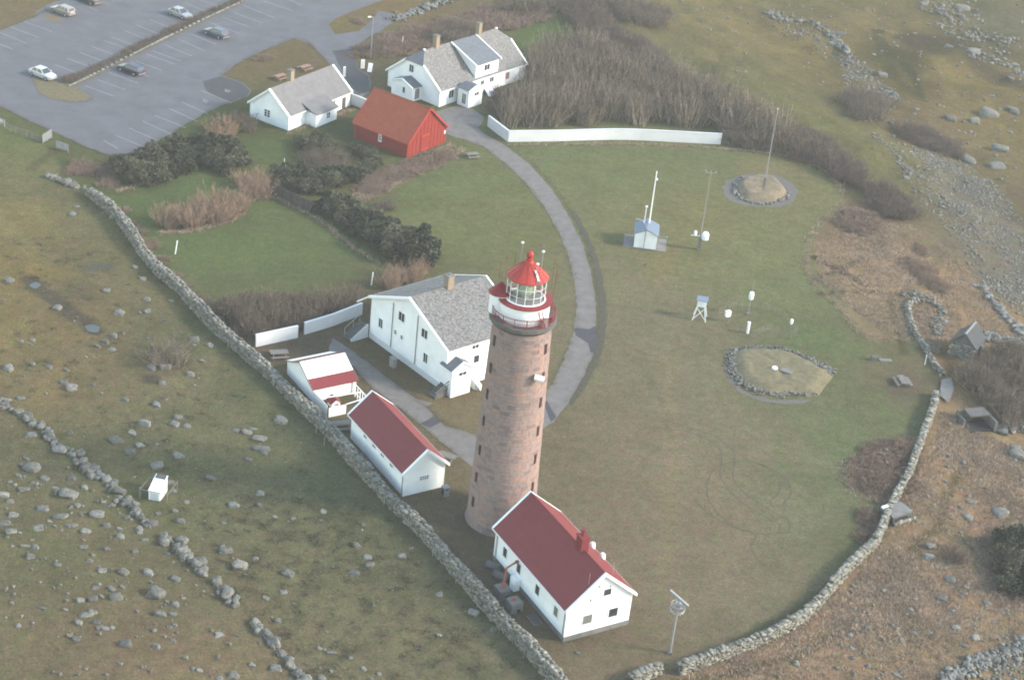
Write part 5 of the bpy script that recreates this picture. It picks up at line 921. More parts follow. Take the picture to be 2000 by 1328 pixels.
# radar-like pole at the bottom
r_, z = mast('radar_pole', 'grey steel pole with a basket and tilted bar near the bottom edge', 'pole', (1308, 1275), 1190, .16, .13)
MB().torus(.8, .035, z+.2, 28).torus(.76, .03, z+.7, 28).torus(.7, .04, z-.1, 24).build('basket_ring', METAL, r_)
for i in range(10): a = R(36*i); MB().tube((.25*math.cos(a), .25*math.sin(a), z-.3), (.79*math.cos(a), .79*math.sin(a), z+.75), .035, n=5).build('basket_bar', METAL, r_)
MB().lathe([(.01, z+.9), (.35, z+.85), (.38, z+.1), (.1, z)], 14).build('drive_unit', METAL, r_)
MB().beam((-1.05, .5, z+2.0), (1.0, -.5, z+.95), .28, .24).build('radar_bar', GREYP, r_); MB().tube((0, 0, z+.8), (0, 0, z+1.5), .08).build('spindle', METAL, r_)

# ------------------------------------------------------------------ small things: benches, bins, signs, fences
def picnic(px, az, lab, m=WOODG, sc=1.):
    p = G(*px); r_ = empty('picnic_table', tuple(p), R(az), lab, 'picnic table', 'picnic tables')
    for i in range(5): MB().box((0, (-.34+.17*i)*sc, .75), (1.9*sc, .155*sc, .05)).build('top_plank', m, r_)
    for s in (-1, 1):
        for j in (0, 1): MB().box((0, s*(.68+.17*j)*sc, .45), (1.9*sc, .155*sc, .05)).build('seat_plank', m, r_)
        MB().beam((s*.65*sc, -.75*sc, 0), (s*.65*sc, -.25*sc, .72), .09, .09).build('leg', m, r_); MB().beam((s*.65*sc, .75*sc, 0), (s*.65*sc, .25*sc, .72), .09, .09).build('leg', m, r_)
        MB().box((s*.65*sc, 0, .38), (.08, 1.7*sc, .08)).build('cross_beam', m, r_)
    return r_
picnic((545, 697), 20, 'grey wooden picnic table by the drystone wall, near the striped shed', sc=1.25); picnic((668, 836), 20, 'grey wooden picnic table half hidden between the yard fence and the red roofed annex', sc=1.2)
picnic((872, 899), -25, 'grey wooden picnic table right of the annex, next to the lane', sc=1.2); picnic((1762, 750), 100, 'grey wooden picnic table on a worn patch at the right side of the lawn', sc=1.25); picnic((922, 308), 30, 'grey wooden picnic table on the grass below the red barn', sc=1.15)
picnic((547, 155), 55, 'brown wooden picnic table behind the cottage, nearer its chimney', WOODB, 1.2); picnic((596, 137), 55, 'brown wooden picnic table behind the cottage, farther along its roof', WOODB, 1.2)
p = G(869, 967); r_ = empty('waste_bin', tuple(p), R(35), 'grey waste bin with a dark side at the corner of the annex', 'bin'); MB().box((0, 0, .6), (.75, .7, 1.2)).build('bin_body', GREYP, r_); MB().box((0, 0, 1.23), (.82, .78, .07)).build('lid', GREYP, r_); MB().box((-.39, 0, .62), (.03, .6, 1.0)).build('side_panel', DARK, r_); MB().box((0, -.36, .95), (.4, .03, .14)).build('slot', DARK, r_)
p = G(714, 900); pa = empty('pallet', (p.x, p.y, 0), R(121.8), 'slatted wooden pallet lying between the annex and the drystone wall', 'pallet')
for i in range(8): MB().box((-1.4+.4*i, 0, .2), (.22, 1.0, .05)).build('slat', WOODG, pa)
for y in (-.42, .42): MB().box((0, y, .1), (3.1, .1, .14)).build('bearer', WOODG, pa)
def board_sign(px, az, w, h, z, lab, m=TRIM, nm='sign', cat='sign', posts=2):
    p = G(*px); r_ = empty(nm, tuple(p), R(az), lab, cat); MB().box((0, 0, z+h/2), (w, .08, h)).build('panel', m, r_); MB().box((0, -.045, z+h/2), (w*.8, .012, h*.8)).build('panel_face', PLASTER, r_)
    for i in range(posts): MB().box(((-w/2+.06) if posts == 2 and i == 0 else (w/2-.06), .07, (z+h)/2), (.08, .08, z+h)).build('post', METAL, r_)
    return r_
board_sign((708, 136), 20, .7, 1.7, .2, 'narrow white sign standing left of the tilted white sign by the driveway'); s2 = board_sign((721, 143), 20, .8, 1.6, .2, 'tilted white sign standing by the driveway, nearer the red barn'); s2.rotation_euler = (R(-18), R(12), R(20))
board_sign((672, 152), 20, .45, 1.9, .2, 'thin white post sign at the corner of the grey roofed cottage', posts=1)
r_, z = mast('street_lamp', 'slim street lamp beside the driveway fork', 'street lamp', (724, 112), 34, .10, .07); MB().beam((0, 0, z), (-.5, -.25, z+.12), .09, .08).build('arm', METAL, r_); MB().box((-.65, -.33, z+.1), (.6, .3, .16), rz=.46).build('lamp_head', TRIM, r_)
def peg(px, top, lab, r=.06, m=TRIM, lean=(0, 0), grp=None):
    p = G(*px); q = project(np.stack([np.full(200, p.x), np.full(200, p.y), np.linspace(.2, 5, 200)], 1)); z = float(np.linspace(.2, 5, 200)[np.argmin(abs(q[:, 1]-top))]); o = MB().tube((0, 0, -.1), (lean[0], lean[1], z), r, r*.9, 8).lathe([(r, z), (r*.5, z+.05), (.01, z+.06)], 8, (lean[0], lean[1], 0)).build('marker_post', m, None, tuple(p)); return tag(o, lab, 'post', grp)
peg((342, 496), 470, 'leaning white marker post at the left side of the green garden lawn', .09, lean=(.3, 0)); peg((725, 557), 532, 'white marker post at the right side of the green garden lawn', .09, lean=(.15, 0))
peg((786, 88), 72, 'white marker post in the scrub, nearest the slate house chimney'); peg((760, 98), 82, 'pale thin post in the scrub beside the street lamp', .05, WOODG)
for px, t, lab in (((458, 280), 258, 'thin pale post in the willows below the cottage'), ((507, 245), 238, 'thin grey post at the corner of the cottage wall'), ((613, 256), 246, 'short pale post by the cottage lean-to'), ((555, 323), 310, 'short white post on the grass left of the dark hedge'), ((608, 298), 288, 'short pale post in the hedge before the cottage'), ((662, 341), 330, 'thin pale post in the hedge before the red barn'), ((1806, 712), 694, 'white post at the bend of the low ruined wall')): peg(px, t, lab, .05, WOODG if 'white' not in lab else TRIM)
for i, (x, y) in enumerate([(1474, 300), (1515, 302), (1556, 305), (1604, 325), (1622, 336), (1648, 365), (1500, 298), (1430, 288)]): peg((x, y), y-13, 'grey fence post along the scrub edge behind the flag mound', .06, WOODG, grp='fence posts along the scrub edge')
for i, (x, y) in enumerate([(413, 645), (445, 680), (534, 705), (581, 775), (617, 845), (633, 870), (681, 910), (719, 948), (750, 985), (797, 1028), (845, 1085), (890, 1138), (931, 1185), (974, 1235), (1022, 1285), (1064, 1335)]): peg((x, y), y-16, 'thin grey wire post against the pasture side of the drystone wall', .035, METAL, grp='wire posts along the drystone wall')
# slatted gates, wire fence at the left
def slat_gate(px0, px1, h, lab):
    a = G(*px0); d = G(*px1); r_ = empty('slatted_gate', tuple(a), math.atan2(d.y-a.y, d.x-a.x), lab, 'gate', 'slatted gates at the pasture corner'); L = (d-a).length
    for k in range(6): MB().box((L/2, 0, .25+(h-.3)*k/5), (L-.16, .06, .14)).build('rail', METAL, r_)
    for x in (.04, L/2, L-.04): MB().box((x, -.05, h/2), (.1, .06, h+.1)).build('upright', METAL, r_)
slat_gate((83, 281), (101, 270), 1.5, 'slatted grey gate standing open at an angle by the car park verge'); slat_gate((110, 290), (134, 298), 1.3, 'slatted grey gate lying along the fence line nearest the long drystone wall')
wf_ = [(-20, 232), (20, 258), (52, 268), (83, 281)]; wp = [G(*q) for q in wf_]; r_ = empty('wire_fence', tuple(wp[0]), 0, 'thin wire mesh fence at the left edge below the car park', 'fence'); b = MB(); w0 = wp[0]; posts = []
for a, d in zip(wp[:-1], wp[1:]):
    for k in range(3): posts.append(a.lerp(d, k/3)-w0)
    for z in (.3, .6, .9, 1.2): b.tube(a-w0+Vector((0, 0, z)), d-w0+Vector((0, 0, z)), .014, n=4)
b.build('wire', METAL, r_)
for q in posts: MB().box(q+Vector((0, 0, .6)), (.09, .09, 1.35)).build('post', WOODG, r_)
board_sign((4, 246), -35, 1.3, .7, .5, 'grey information board cut by the left edge of the photo', GREYP, 'information_board', 'board')
a = G(527, 378); d = G(613, 418); r_ = empty('board_fence', tuple(a), math.atan2(d.y-a.y, d.x-a.x), 'dark weathered board fence between the garden lawn and the hedge', 'fence'); L = (d-a).length; n = int(L/.28)
for i in range(n): MB().box((L*(i+.5)/n, random.uniform(-.01, .01), .95+random.uniform(-.03, .03)), (L/n-.02, .05, 1.9)).build('board', WOODD, r_)
for z in (.4, 1.5): MB().box((L/2, .06, z), (L, .06, .1)).build('rail', WOODD, r_)
p = G(1077, 112); r_ = empty('trampoline_board', (p.x, p.y, 0), R(35), 'pale teal board raised above the bare scrub tops', 'board'); MB().box((0, 0, 2.0), (2.4, 1.7, .12)).build('board_top', TEAL, r_)
for sx in (-1, 1):
    for sy in (-1, 1): MB().box((sx*1.1, sy*.75, 1.0), (.1, .1, 2.0)).build('leg', METAL, r_)
# white shelter box in the pasture
p = Vector(Gs([(308, 968)])[0]); sb = empty('shelter_box', tuple(p), R(-8), 'small white shelter box inside a thin wooden pole frame in the rocky pasture', 'shelter')
MB().extr([(-1.1, 0), (1.3, 0), (1.3, 1.95), (-1.1, 1.2)], -.68, .68).build('box_wall', TRIM, sb); MB().extr([(-1.2, 1.18), (1.4, 1.99), (1.4, 2.06), (-1.2, 1.25)], -.74, .74).build('box_roof', TRIM, sb); MB().extr([(.75, 1.88), (1.38, 2.075), (1.38, 2.12), (.75, 1.93)], -.6, .6).build('dark_top', DKCONC, sb); MB().box((0, -1.115, .6), (.9, .03, .9)).build('front_panel', PLASTER, sb)
for x, y in ((-1.7, -1.2), (1.6, -1.2), (-1.5, 1.5), (1.8, 1.5)): MB().tube((x, y, -.2), (x, y, 1.6), .05, n=6).build('pole', WOODG, sb)
for a, d in (((-1.7, -1.2, 1.3), (1.6, -1.2, 1.3)), ((-1.7, -1.2, 1.3), (-1.5, 1.5, 1.3)), ((1.6, -1.2, 1.3), (1.8, 1.5, 1.3)), ((-1.5, 1.5, 1.3), (1.8, 1.5, 1.3))): MB().tube(a, d, .045, n=6).build('rail', WOODG, sb)
# stone hut and bunkers down the slope
p = Vector(Gs([(1884, 690)])[0]); sh = empty('stone_hut', tuple(p), R(62), 'small stone hut with steep dark roof and pale ridge on the slope', 'hut')
MB().extr(gable_profile(3.4, -1, 2.3, 3.9), -2.1, 2.1).build('hut_wall', DKCONC, sh); s_ = 1.6/1.7
for sg in (1, -1): MB().extr([(0, 4.0), (sg*2.0, 4.0-s_*2.0), (sg*2.0, 4.1-s_*2.0), (0, 4.14)], -2.3, 2.4).build('hut_roof', mat('black_slate_roof', (.035, .036, .04), .6, .2, 1.5, .3) if 'black_slate_roof' not in MATS else MATS['black_slate_roof'], sh)
MB().box((0.05, 0, 4.13), (4.75, .30, .08)).build('ridge_cap', GREYP, sh)
its = []
for k in range(6):
    for i in range(7): its.append(((k*7+i) % 10, (-2.12, -1.5+i*.5+(k % 2)*.2, .2+k*.4), (0, 0, 1.57), (.5, .35, .38)))
for it in its:
    o = bpy.data.objects.new('stone', WMESH[it[0]]); COL.objects.link(o); o.parent = sh; o.location = it[1]; o.rotation_euler = it[2]; o.scale = it[3]
MB().box((1.2, -1.85, .8), (1.2, .5, 1.6)).build('side_block', PALEST, sh)
p = Vector(Gs([(1905, 830)])[0]); bk = empty('bunker', tuple(p), R(20), 'open grey concrete bunker with dark pit at the right', 'bunker')
MB().box((0, 1.8, .5), (4.0, .35, 1.8)).box((1.9, 0, .5), (.35, 3.6, 1.8)).box((-1.9, .8, .3), (.35, 2.0, 1.4)).build('bunker_wall', DKCONC, bk); MB().box((.4, .9, 1.45), (3.0, 1.9, .22)).build('roof_slab', DKCONC, bk); MB().box((0, -.4, .12), (3.4, 2.6, .1)).build('pit_floor', DARK, bk)
p = Vector(Gs([(1752, 1012)])[0]); bk = empty('bunker', tuple(p), R(35), 'low concrete bunker with slab roof built against the curved drystone wall', 'bunker')
MB().box((0, .2, .2), (3.0, 2.0, 1.4)).build('bunker_wall', DKCONC, bk); MB().box((0, .4, 1.02), (3.3, 2.2, .2)).build('roof_slab', CONC, bk); MB().box((-.2, -.83, .6), (2.0, .06, .35)).build('slit', DARK, bk); MB().box((-1.2, 1.2, 1.25), (.9, .35, .25)).build('white_cap', TRIM, bk)
for i in range(8): o = bpy.data.objects.new('stone', WMESH[i]); COL.objects.link(o); o.parent = bk; o.location = (-1.5+.45*i, -1.1, .25); o.scale = (.5, .4, .5)
sheet('concrete_ramp', [(1838, 745), (1858, 740), (1862, 765), (1852, 790), (1835, 775)], .25, CONC, amp=.05)
p = Vector(Gs([(1716, 704)])[0]); r_ = empty('stone_marker', tuple(p), R(10), 'small weathered stone trough and slab on the right side of the lawn', 'stone'); MB().box((-.7, 0, .3), (.8, .6, .7)).build('trough', DKCONC, r_); MB().box((1.0, 0, .06), (1.8, .7, .14)).build('slab', CONC, r_)
p = G(1259, 520); tag(MB().box((0, 0, .25), (.22, .22, .6)).box((0, 0, .57), (.3, .3, .06)).build('survey_stone', CONC, None, tuple(p)), 'tiny grey peg in front of the blue roofed hut', 'marker')
# kerb of the car park hedge
KL = [(134, 170), (180, 148), (250, 112), (330, 72), (400, 38), (474, 4)]
kw = Gf(smoothpts(KL, 8, False)); kr = empty('kerb', tuple(kw[0]), 0, 'line of pale kerb stones along the car park hedge', 'kerb')
for a, d in zip(kw[:-1], kw[1:]):
    a = Vector(a-kw[0]); d = Vector(d-kw[0]); n = max(1, int((d-a).length/.8))
    for i in range(n): o = bpy.data.objects.new('kerb_stone', PMESH[(i*3) % 10]); COL.objects.link(o); o.parent = kr; o.location = a.lerp(d, (i+.5)/n)+Vector((0, 0, .12)); o.rotation_euler = (0, 0, math.atan2(d.y-a.y, d.x-a.x)); o.scale = (.8, .35, .45)
# ------------------------------------------------------------------ vegetation
def prisms(A, B, r0, r1):
    n = len(A); d = B-A; d /= np.linalg.norm(d, axis=1)[:, None]+1e-9; u = np.where(abs(d[:, 2:3]) < .9, np.array([[0, 0, 1.]]), np.array([[1., 0, 0]])); x = np.cross(d, u); x /= np.linalg.norm(x, axis=1)[:, None]+1e-9; y = np.cross(d, x); V = []
    for P, r in ((A, r0), (B, r1)):
        for k in range(3): t = 2*math.pi*k/3; V.append(P+(x*math.cos(t)+y*math.sin(t))*np.reshape(r, (-1, 1)))
    V = np.stack(V, 1).reshape(-1, 3); b = (np.arange(n)*6)[:, None]
    F = np.concatenate([b+np.array([[i, (i+1) % 3, (i+1) % 3+3, i+3]]) for i in range(3)]); return V, F
def shrub_mesh(seed, h, rb, ns, lean, curl, nt, tl, th, m_st, m_tw, up=1., dome=False, r_st=.03):
    r = np.random.default_rng(seed); a = r.uniform(0, 6.283, ns); q = np.sqrt(r.uniform(0, 1, ns))*rb; P = np.stack([q*np.cos(a), q*np.sin(a), np.full(ns, -.15)], 1)
    out = np.stack([np.cos(a), np.sin(a), np.zeros(ns)], 1)*(lean*(q/rb)*r.uniform(.6, 1.3, ns))[:, None]+r.normal(0, .12, (ns, 3)); out[:, 2] = 1; hh = h*r.uniform(.6, 1.08, ns)
    if dome: hh = h*np.sqrt(np.clip(1.05-(q/rb)**2*.75, .1, 1))*r.uniform(.75, 1.08, ns)
    VV, FF, TV, TF = [], [], [], []; b = 0; tb = 0; K = 4; prev = P; D = out/np.linalg.norm(out, axis=1)[:, None]
    for k in range(K):
        D = D+r.normal(0, curl, (ns, 3)); D[:, 2] = np.maximum(D[:, 2], .25); D /= np.linalg.norm(D, axis=1)[:, None]; nxt = prev+D*(hh/K)[:, None]
        v, f = prisms(prev, nxt, np.full(ns, r_st*(1-k/K*.8)), np.full(ns, r_st*(1-(k+1)/K*.8))); VV.append(v); FF.append(f+b); b += len(v)
        m = int(nt*ns*(.12, .24, .32, .32)[k]); i = r.integers(0, ns, m); t = r.uniform(0, 1, (m, 1)); A = prev[i]*(1-t)+nxt[i]*t; d = r.normal(0, 1, (m, 3)); d[:, 2] = abs(d[:, 2])*.5+up; d /= np.linalg.norm(d, axis=1)[:, None]
        v, f = prisms(A, A+d*(tl*r.uniform(.5, 1.2, (m, 1))), np.full(m, th), np.full(m, th*.35)); TV.append(v); TF.append(f+tb); tb += len(v); prev = nxt
    return npmesh('stems', np.concatenate(VV), np.concatenate(FF), m_st), npmesh('twigs', np.concatenate(TV), np.concatenate(TF), m_tw)
def leafy_mesh(seed, h, rad, nl, n, ls, m, flat=1., trunk=True):
    r = np.random.default_rng(seed); C0 = []
    for i in range(nl): a = r.uniform(0, 6.28); q = rad*math.sqrt(r.random())*.75; C0.append((q*math.cos(a), q*math.sin(a), h*r.uniform(.12, .95)*(1-.35*q/rad), rad*r.uniform(.18, .46)))
    V = []; F = []; A = []; B = []
    for cx_, cy_, cz_, cr in C0:
        k = n//nl; d = r.normal(0, 1, (k, 3)); d /= np.linalg.norm(d, axis=1)[:, None]; p = np.array([cx_, cy_, cz_])+d*(cr*r.uniform(.45, 1.08, (k, 1)))*np.array([1, 1, .8*flat]); keep = p[:, 2] > .05; p = p[keep]; d = d[keep]; k = len(p)
        o = d*.8+r.normal(0, .7, (k, 3))+[0, 0, .35]; o /= np.linalg.norm(o, axis=1)[:, None]; s = np.cross(o, r.normal(0, 1, (k, 3))); s /= np.linalg.norm(s, axis=1)[:, None]; L = ls*r.uniform(.6, 1.5, (k, 1)); w = L*.32
        b = len(V)*0+sum(len(v) for v in V); v = np.stack([p-s*w*.5, p+o*L*.5-s*w, p+o*L, p+o*L*.5+s*w], 1).reshape(-1, 3); V.append(v); F.append(b+np.arange(k*4).reshape(k, 4)); A.append((0, 0, 0)); B.append((cx_, cy_, cz_))
    A = np.array(A, float)+r.normal(0, .12, (nl, 3))*[1, 1, 0]; B = np.array(B, float); M_ = (A+B)/2+r.normal(0, .15, (nl, 3)); v1, f1 = prisms(A, M_, np.full(nl, .09), np.full(nl, .06)); v2, f2 = prisms(M_, B, np.full(nl, .06), np.full(nl, .025))
    return npmesh('trunk', np.concatenate([v1, v2]), np.concatenate([f1, f2+len(v1)]), TRUNK), npmesh('crown', np.concatenate(V), np.concatenate(F), m)
PR = {'thicket': [shrub_mesh(i, 5.0, 1.2, 34, .36, .12, 15, .9, .020, TWT, TWG, 1.4, r_st=.06) for i in range(6)],
      'willow': [shrub_mesh(20+i, 3.0, .8, 55, .65, .10, 14, .6, .018, TWR, TWR, 1.2, r_st=.028) for i in range(4)],
      'dome': [shrub_mesh(40+i, 2.3, 1.5, 75, .6, .26, 14, .6, .018, TWP, TWP, .6, False, .026) for i in range(4)],
      'grey': [shrub_mesh(60+i, 2.6, 1.4, 65, .55, .22, 14, .65, .018, TWT, TWG, .8, False, .028) for i in range(4)],
      'bramble': [shrub_mesh(80+i, 1.0, 1.5, 110, .6, .35, 10, .38, .018, TWB, TWB, .3, True, .016) for i in range(3)],
      'brown': [shrub_mesh(100+i, 2.5, 1.0, 60, .4, .12, 14, .55, .018, TWR, TWG, 1., r_st=.025) for i in range(4)],
      'juniper': [leafy_mesh(i, 2.9, 1.9, 13, 4000, .30, NEED if i % 3 else NEED2) for i in range(6)],
      'olive': [leafy_mesh(10+i, 2.2, 1.7, 11, 3000, .28, NEED2) for i in range(4)],
      'tree': [leafy_mesh(30, 5.6, 1.35, 9, 2600, .3, mat('purple_brown_crown', (.075, .066, .052), .9, .3, .5, 0, island=.4))]}
NM = {'thicket': 'bare_shrub', 'willow': 'willow_bush', 'dome': 'bare_bush', 'grey': 'bare_bush', 'bramble': 'bramble', 'brown': 'bare_shrub', 'juniper': 'juniper', 'olive': 'juniper', 'tree': 'small_tree'}
def plant(kind, p, s, lab, grp, sz=None):
    if len(lab.split()) > 16: lab = lab.replace(' row ', ' ')
    if len(lab.split()) > 16: lab = lab.replace(' the ', ' ', 1)
    st, tw = random.choice(PR[kind]); o = bpy.data.objects.new(NM[kind], st); COL.objects.link(o); o.location = p; o.rotation_euler = (0, 0, random.uniform(0, 6.28)); k_ = random.uniform(.72, 1.25); s *= k_; o.scale = (s, s, ((sz or s/k_)*k_)*random.uniform(.85, 1.15))
    c = bpy.data.objects.new('crown' if kind in ('juniper', 'olive', 'tree') else 'twigs', tw); COL.objects.link(c); c.parent = o
    return tag(o, lab, 'tree' if kind == 'tree' else 'bramble' if kind == 'bramble' else 'shrub', grp)
def fill(px, sp, jit=.35):
    w = Gs(px)[:, :2]; lo = w.min(0); hi = w.max(0); pts = []; y = lo[1]; row = 0
    while y <= hi[1]:
        x = lo[0]+(row % 2)*sp/2
        while x <= hi[0]: pts.append((x+random.uniform(-jit, jit)*sp, y+random.uniform(-jit, jit)*sp)); x += sp
        y += sp*.87; row += 1
    P = np.array(pts); P = P[sdf(w, P) > 0]; return np.concatenate([P, hgt(P)[:, None]], 1)
def patch(kind, px, sp, s, lab, grp, sz=None):
    P = fill(px, sp); q = project(P); n = len(P)
    XW, YW = (('far left', 'left', 'middle', 'right', 'far right'), ('front', 'second', 'third', 'back')) if n > 90 else (('left', 'middle', 'right'), ('front', 'back'))
    if n > 14: xs = np.argsort(np.argsort(q[:, 0]))*len(XW)//n; ys = np.argsort(np.argsort(-q[:, 1]))*len(YW)//n
    for i, p in enumerate(P): plant(kind, p, s, lab+(', '+YW[ys[i]]+' row '+XW[xs[i]] if n > 14 else ''), grp, sz)
def row(kind, pts, s, lab, grp, sz=None):
    for p in Gs(pts): plant(kind, p, s, lab, grp, sz)
patch('thicket', [(968, 228), (996, 248), (1100, 247), (1200, 244), (1300, 246), (1405, 252), (1500, 286), (1540, 296), (1520, 262), (1440, 215), (1340, 172), (1240, 136), (1150, 106), (1070, 112), (1030, 140), (1040, 165), (1075, 190), (1010, 205)], 2.4, 1.05, 'bare upright shrub in the thicket behind the long white garden wall', 'shrubs of the thicket behind the white wall')
patch('dome', [(975, 195), (1010, 190), (1085, 210), (1090, 235), (1000, 238), (965, 225)], 2.1, 1.25, 'dark bare bush in the shadowy left end of the thicket beside the slate house', 'dark bushes beside the slate house')
patch('dome', [(1100, -5), (1150, 20), (1210, 75), (1290, 128), (1300, 150), (1230, 120), (1165, 75), (1110, 25)], 2.1, 1.2, 'dark purple grey bush in the hedge band running down from the top edge', 'bushes of the dark hedge band at the top')
patch('grey', [(1180, 5), (1240, 20), (1300, 40), (1285, 60), (1210, 40)], 2.3, 1.1, 'grey bare bush on the grassy hill just below the top edge', 'grey bushes near the top edge')
patch('grey', [(1420, 275), (1460, 295), (1530, 302), (1560, 312), (1600, 325), (1625, 340), (1600, 290), (1540, 258), (1480, 240), (1430, 235)], 2.1, 1.15, 'grey bare bush behind the flag mound', 'grey bushes behind the flag mound')
patch('dome', [(1560, 275), (1610, 290), (1660, 320), (1690, 360), (1670, 375), (1640, 350), (1600, 322), (1570, 310)], 2., 1.1, 'purple grey rounded bush curving round the far corner of the lawn', 'purple bushes round the lawn corner')
patch('dome', [(1708, 370), (1735, 375), (1770, 405), (1785, 425), (1745, 428), (1712, 420)], 1.9, 1.1, 'dark purple bush in the clump on the slope edge right of the flag mound', 'dark bushes on the slope edge')
patch('bramble', [(1640, 425), (1680, 415), (1720, 440), (1700, 455), (1650, 450)], 1.7, 1.2, 'low brown bramble on the dry slope corner right of the flag mound', 'brambles on the slope corner')
patch('bramble', [(1770, 470), (1800, 480), (1815, 505), (1790, 500)], 1.6, 1.0, 'low dark heather clump on the dry grass slope', 'dark heather on the dry slope'); patch('bramble', [(1770, 510), (1810, 525), (1850, 560), (1835, 575), (1800, 550)], 1.6, 1.1, 'low dark heather clump on the dry grass slope', 'dark heather on the dry slope')
patch('grey', [(1640, 195), (1690, 190), (1730, 215), (1720, 240), (1670, 230)], 2.2, 1., 'grey scrub bush below the pale rock spill on the far hill', 'scrub bushes on the far hill'); patch('dome', [(1755, 255), (1800, 262), (1860, 290), (1870, 308), (1810, 290), (1770, 275)], 2., .9, 'grey scrub bush below the pale rock spill on the far hill', 'scrub bushes on the far hill')
patch('grey', [(1930, 715), (1965, 700), (2010, 695), (2010, 830), (1960, 838), (1925, 790), (1885, 745), (1890, 728)], 1.9, 1.05, 'grey bare shrub in the thicket beside the open bunker', 'grey shrubs beside the bunker')
patch('bramble', [(1665, 905), (1690, 875), (1730, 862), (1790, 860), (1790, 900), (1770, 945), (1735, 970), (1690, 955)], 1.55, 1.15, 'red brown bramble in the mound of scrub inside the curved drystone wall', 'brambles inside the curved wall')
patch('bramble', [(1700, 1005), (1722, 1000), (1715, 1035), (1690, 1060), (1675, 1040)], 1.4, .9, 'small brown bramble against the curved drystone wall', 'small brambles along the curved wall')
row('dome', [(1860, 1092)], .8, 'small dark purple bush alone among the shore boulders', None); patch('juniper', [(1935, 1075), (1960, 1060), (2010, 1075), (2015, 1180), (1970, 1165)], 2.4, 1., 'dark green brown shrub at the lower right edge', 'dark shrubs at the lower right edge'); patch('bramble', [(1940, 1050), (2010, 1040), (2010, 1180), (1960, 1170)], 2.0, 1.3, 'brown bramble around the dark shrubs at the lower right edge', 'brambles at the lower right edge')
row('grey', [(330, 706)], 1.75, 'round grey leafless bush standing alone in the pasture by the long wall', None, 1.5); row('dome', [(300, 742)], .55, 'small dark bush growing over boulders in the pasture', None)
row('tree', [(437, 628)], 1., 'small dark crowned tree just inside the long drystone wall', None)
patch('brown', [(455, 625), (480, 650), (500, 662), (580, 640), (600, 635), (700, 600), (690, 590), (600, 600), (520, 605), (470, 600)], 1.5, 1.1, 'brown leafless shrub behind the two white garden wall lengths', 'brown shrubs behind the garden walls')
row('grey', [(420, 612), (440, 632), (465, 652), (405, 600)], .8, 'low grey brown bush along the garden side of the drystone wall', 'bushes along the garden side of the wall'); row('bramble', [(240, 412), (262, 440), (290, 480), (315, 510), (338, 540), (365, 565), (385, 585), (275, 455)], .9, 'low brown bush along the garden side of the drystone wall', 'low brown bushes along the garden side of the wall')
row('willow', [(320, 440), (335, 446), (352, 440), (372, 445), (390, 440), (408, 432), (425, 436), (442, 428), (455, 418), (470, 412), (345, 425), (380, 420), (415, 412), (440, 402), (362, 432), (400, 422)], 1.05, 'rusty orange willow in the island bed of the green garden lawn', 'rusty willows in the garden bed')
row('willow', [(480, 375), (495, 382), (505, 365), (518, 375), (470, 362), (512, 390)], 1.05, 'rusty willow at the end of the dark board fence', 'willows at the board fence'); row('willow', [(420, 268), (440, 275), (455, 262), (435, 258)], 1., 'tan willow below the car park edge, left of the cottage', 'willows below the car park edge')
row('brown', [(470, 235), (485, 245), (455, 245), (488, 258)], .8, 'brown shrub close under the cottage gable', 'brown shrubs under the cottage gable')
row('willow', [(745, 560), (765, 565), (790, 550), (805, 555), (770, 545), (820, 540)], .9, 'rusty shrub above the slate roof of the big white house', 'rusty shrubs behind the big white house')
patch('juniper', [(230, 325), (280, 312), (350, 290), (375, 315), (370, 340), (310, 370), (260, 365), (240, 345)], 2.1, .95, 'dark evergreen shrub massed below the corner of the car park', 'evergreens below the car park'); patch('juniper', [(405, 310), (440, 300), (470, 310), (480, 330), (440, 340), (412, 330)], 1.9, 1., 'dark evergreen shrub between the willows and the green garden', 'evergreens between the willows'); patch('olive', [(330, 300), (400, 262), (430, 245), (440, 262), (390, 300)], 2., .8, 'olive green shrub along the lower edge of the car park', 'olive shrubs along the car park'); row('juniper', [(385, 285), (400, 295), (390, 305)], 1., 'dark evergreen shrub along the lower edge of the car park', 'dark shrubs along the car park')
row('bramble', [(150, 332), (165, 338), (185, 340), (200, 330), (160, 322), (210, 345), (180, 328), (215, 358), (140, 338), (205, 362)], .95, 'red brown bramble at the start of the long drystone wall', 'red brambles at the wall end')
patch('olive', [(580, 285), (620, 270), (650, 285), (640, 300), (600, 305)], 1.9, .85, 'green hedge shrub in front of the cottage', 'hedge shrubs before the cottage'); patch('grey', [(590, 310), (650, 305), (690, 325), (680, 345), (620, 340)], 1.8, .75, 'grey brown shrub in the hedge between cottage and board fence', 'grey hedge shrubs')
patch('juniper', [(530, 350), (580, 345), (640, 350), (700, 345), (690, 365), (640, 375), (600, 385), (560, 372)], 1.9, .85, 'dark evergreen shrub in the hedge behind the board fence', 'evergreens behind the board fence'); patch('olive', [(640, 345), (700, 330), (740, 315), (720, 340), (660, 372)], 1.8, .8, 'olive shrub in the hedge left of the red barn', 'olive hedge shrubs')
patch('juniper', [(615, 405), (640, 398), (700, 425), (760, 455), (815, 490), (828, 510), (800, 520), (740, 490), (680, 455), (640, 430)], 1.9, .95, 'dark evergreen in the diagonal hedge across the garden lawn', 'evergreens of the diagonal hedge'); patch('olive', [(640, 400), (700, 410), (740, 435), (780, 470), (750, 465), (690, 430)], 2., .85, 'olive green shrub in the diagonal hedge across the garden lawn', 'olive shrubs of the diagonal hedge')
row('juniper', [(812, 498), (796, 508), (822, 514), (780, 500), (806, 522)], 1.3, 'tall dark evergreen at the end of the diagonal hedge', 'tall evergreens at the hedge end')
row('dome', [(752, 408)], .95, 'round grey bush alone at the edge of the curved garden lawn', None, .8)
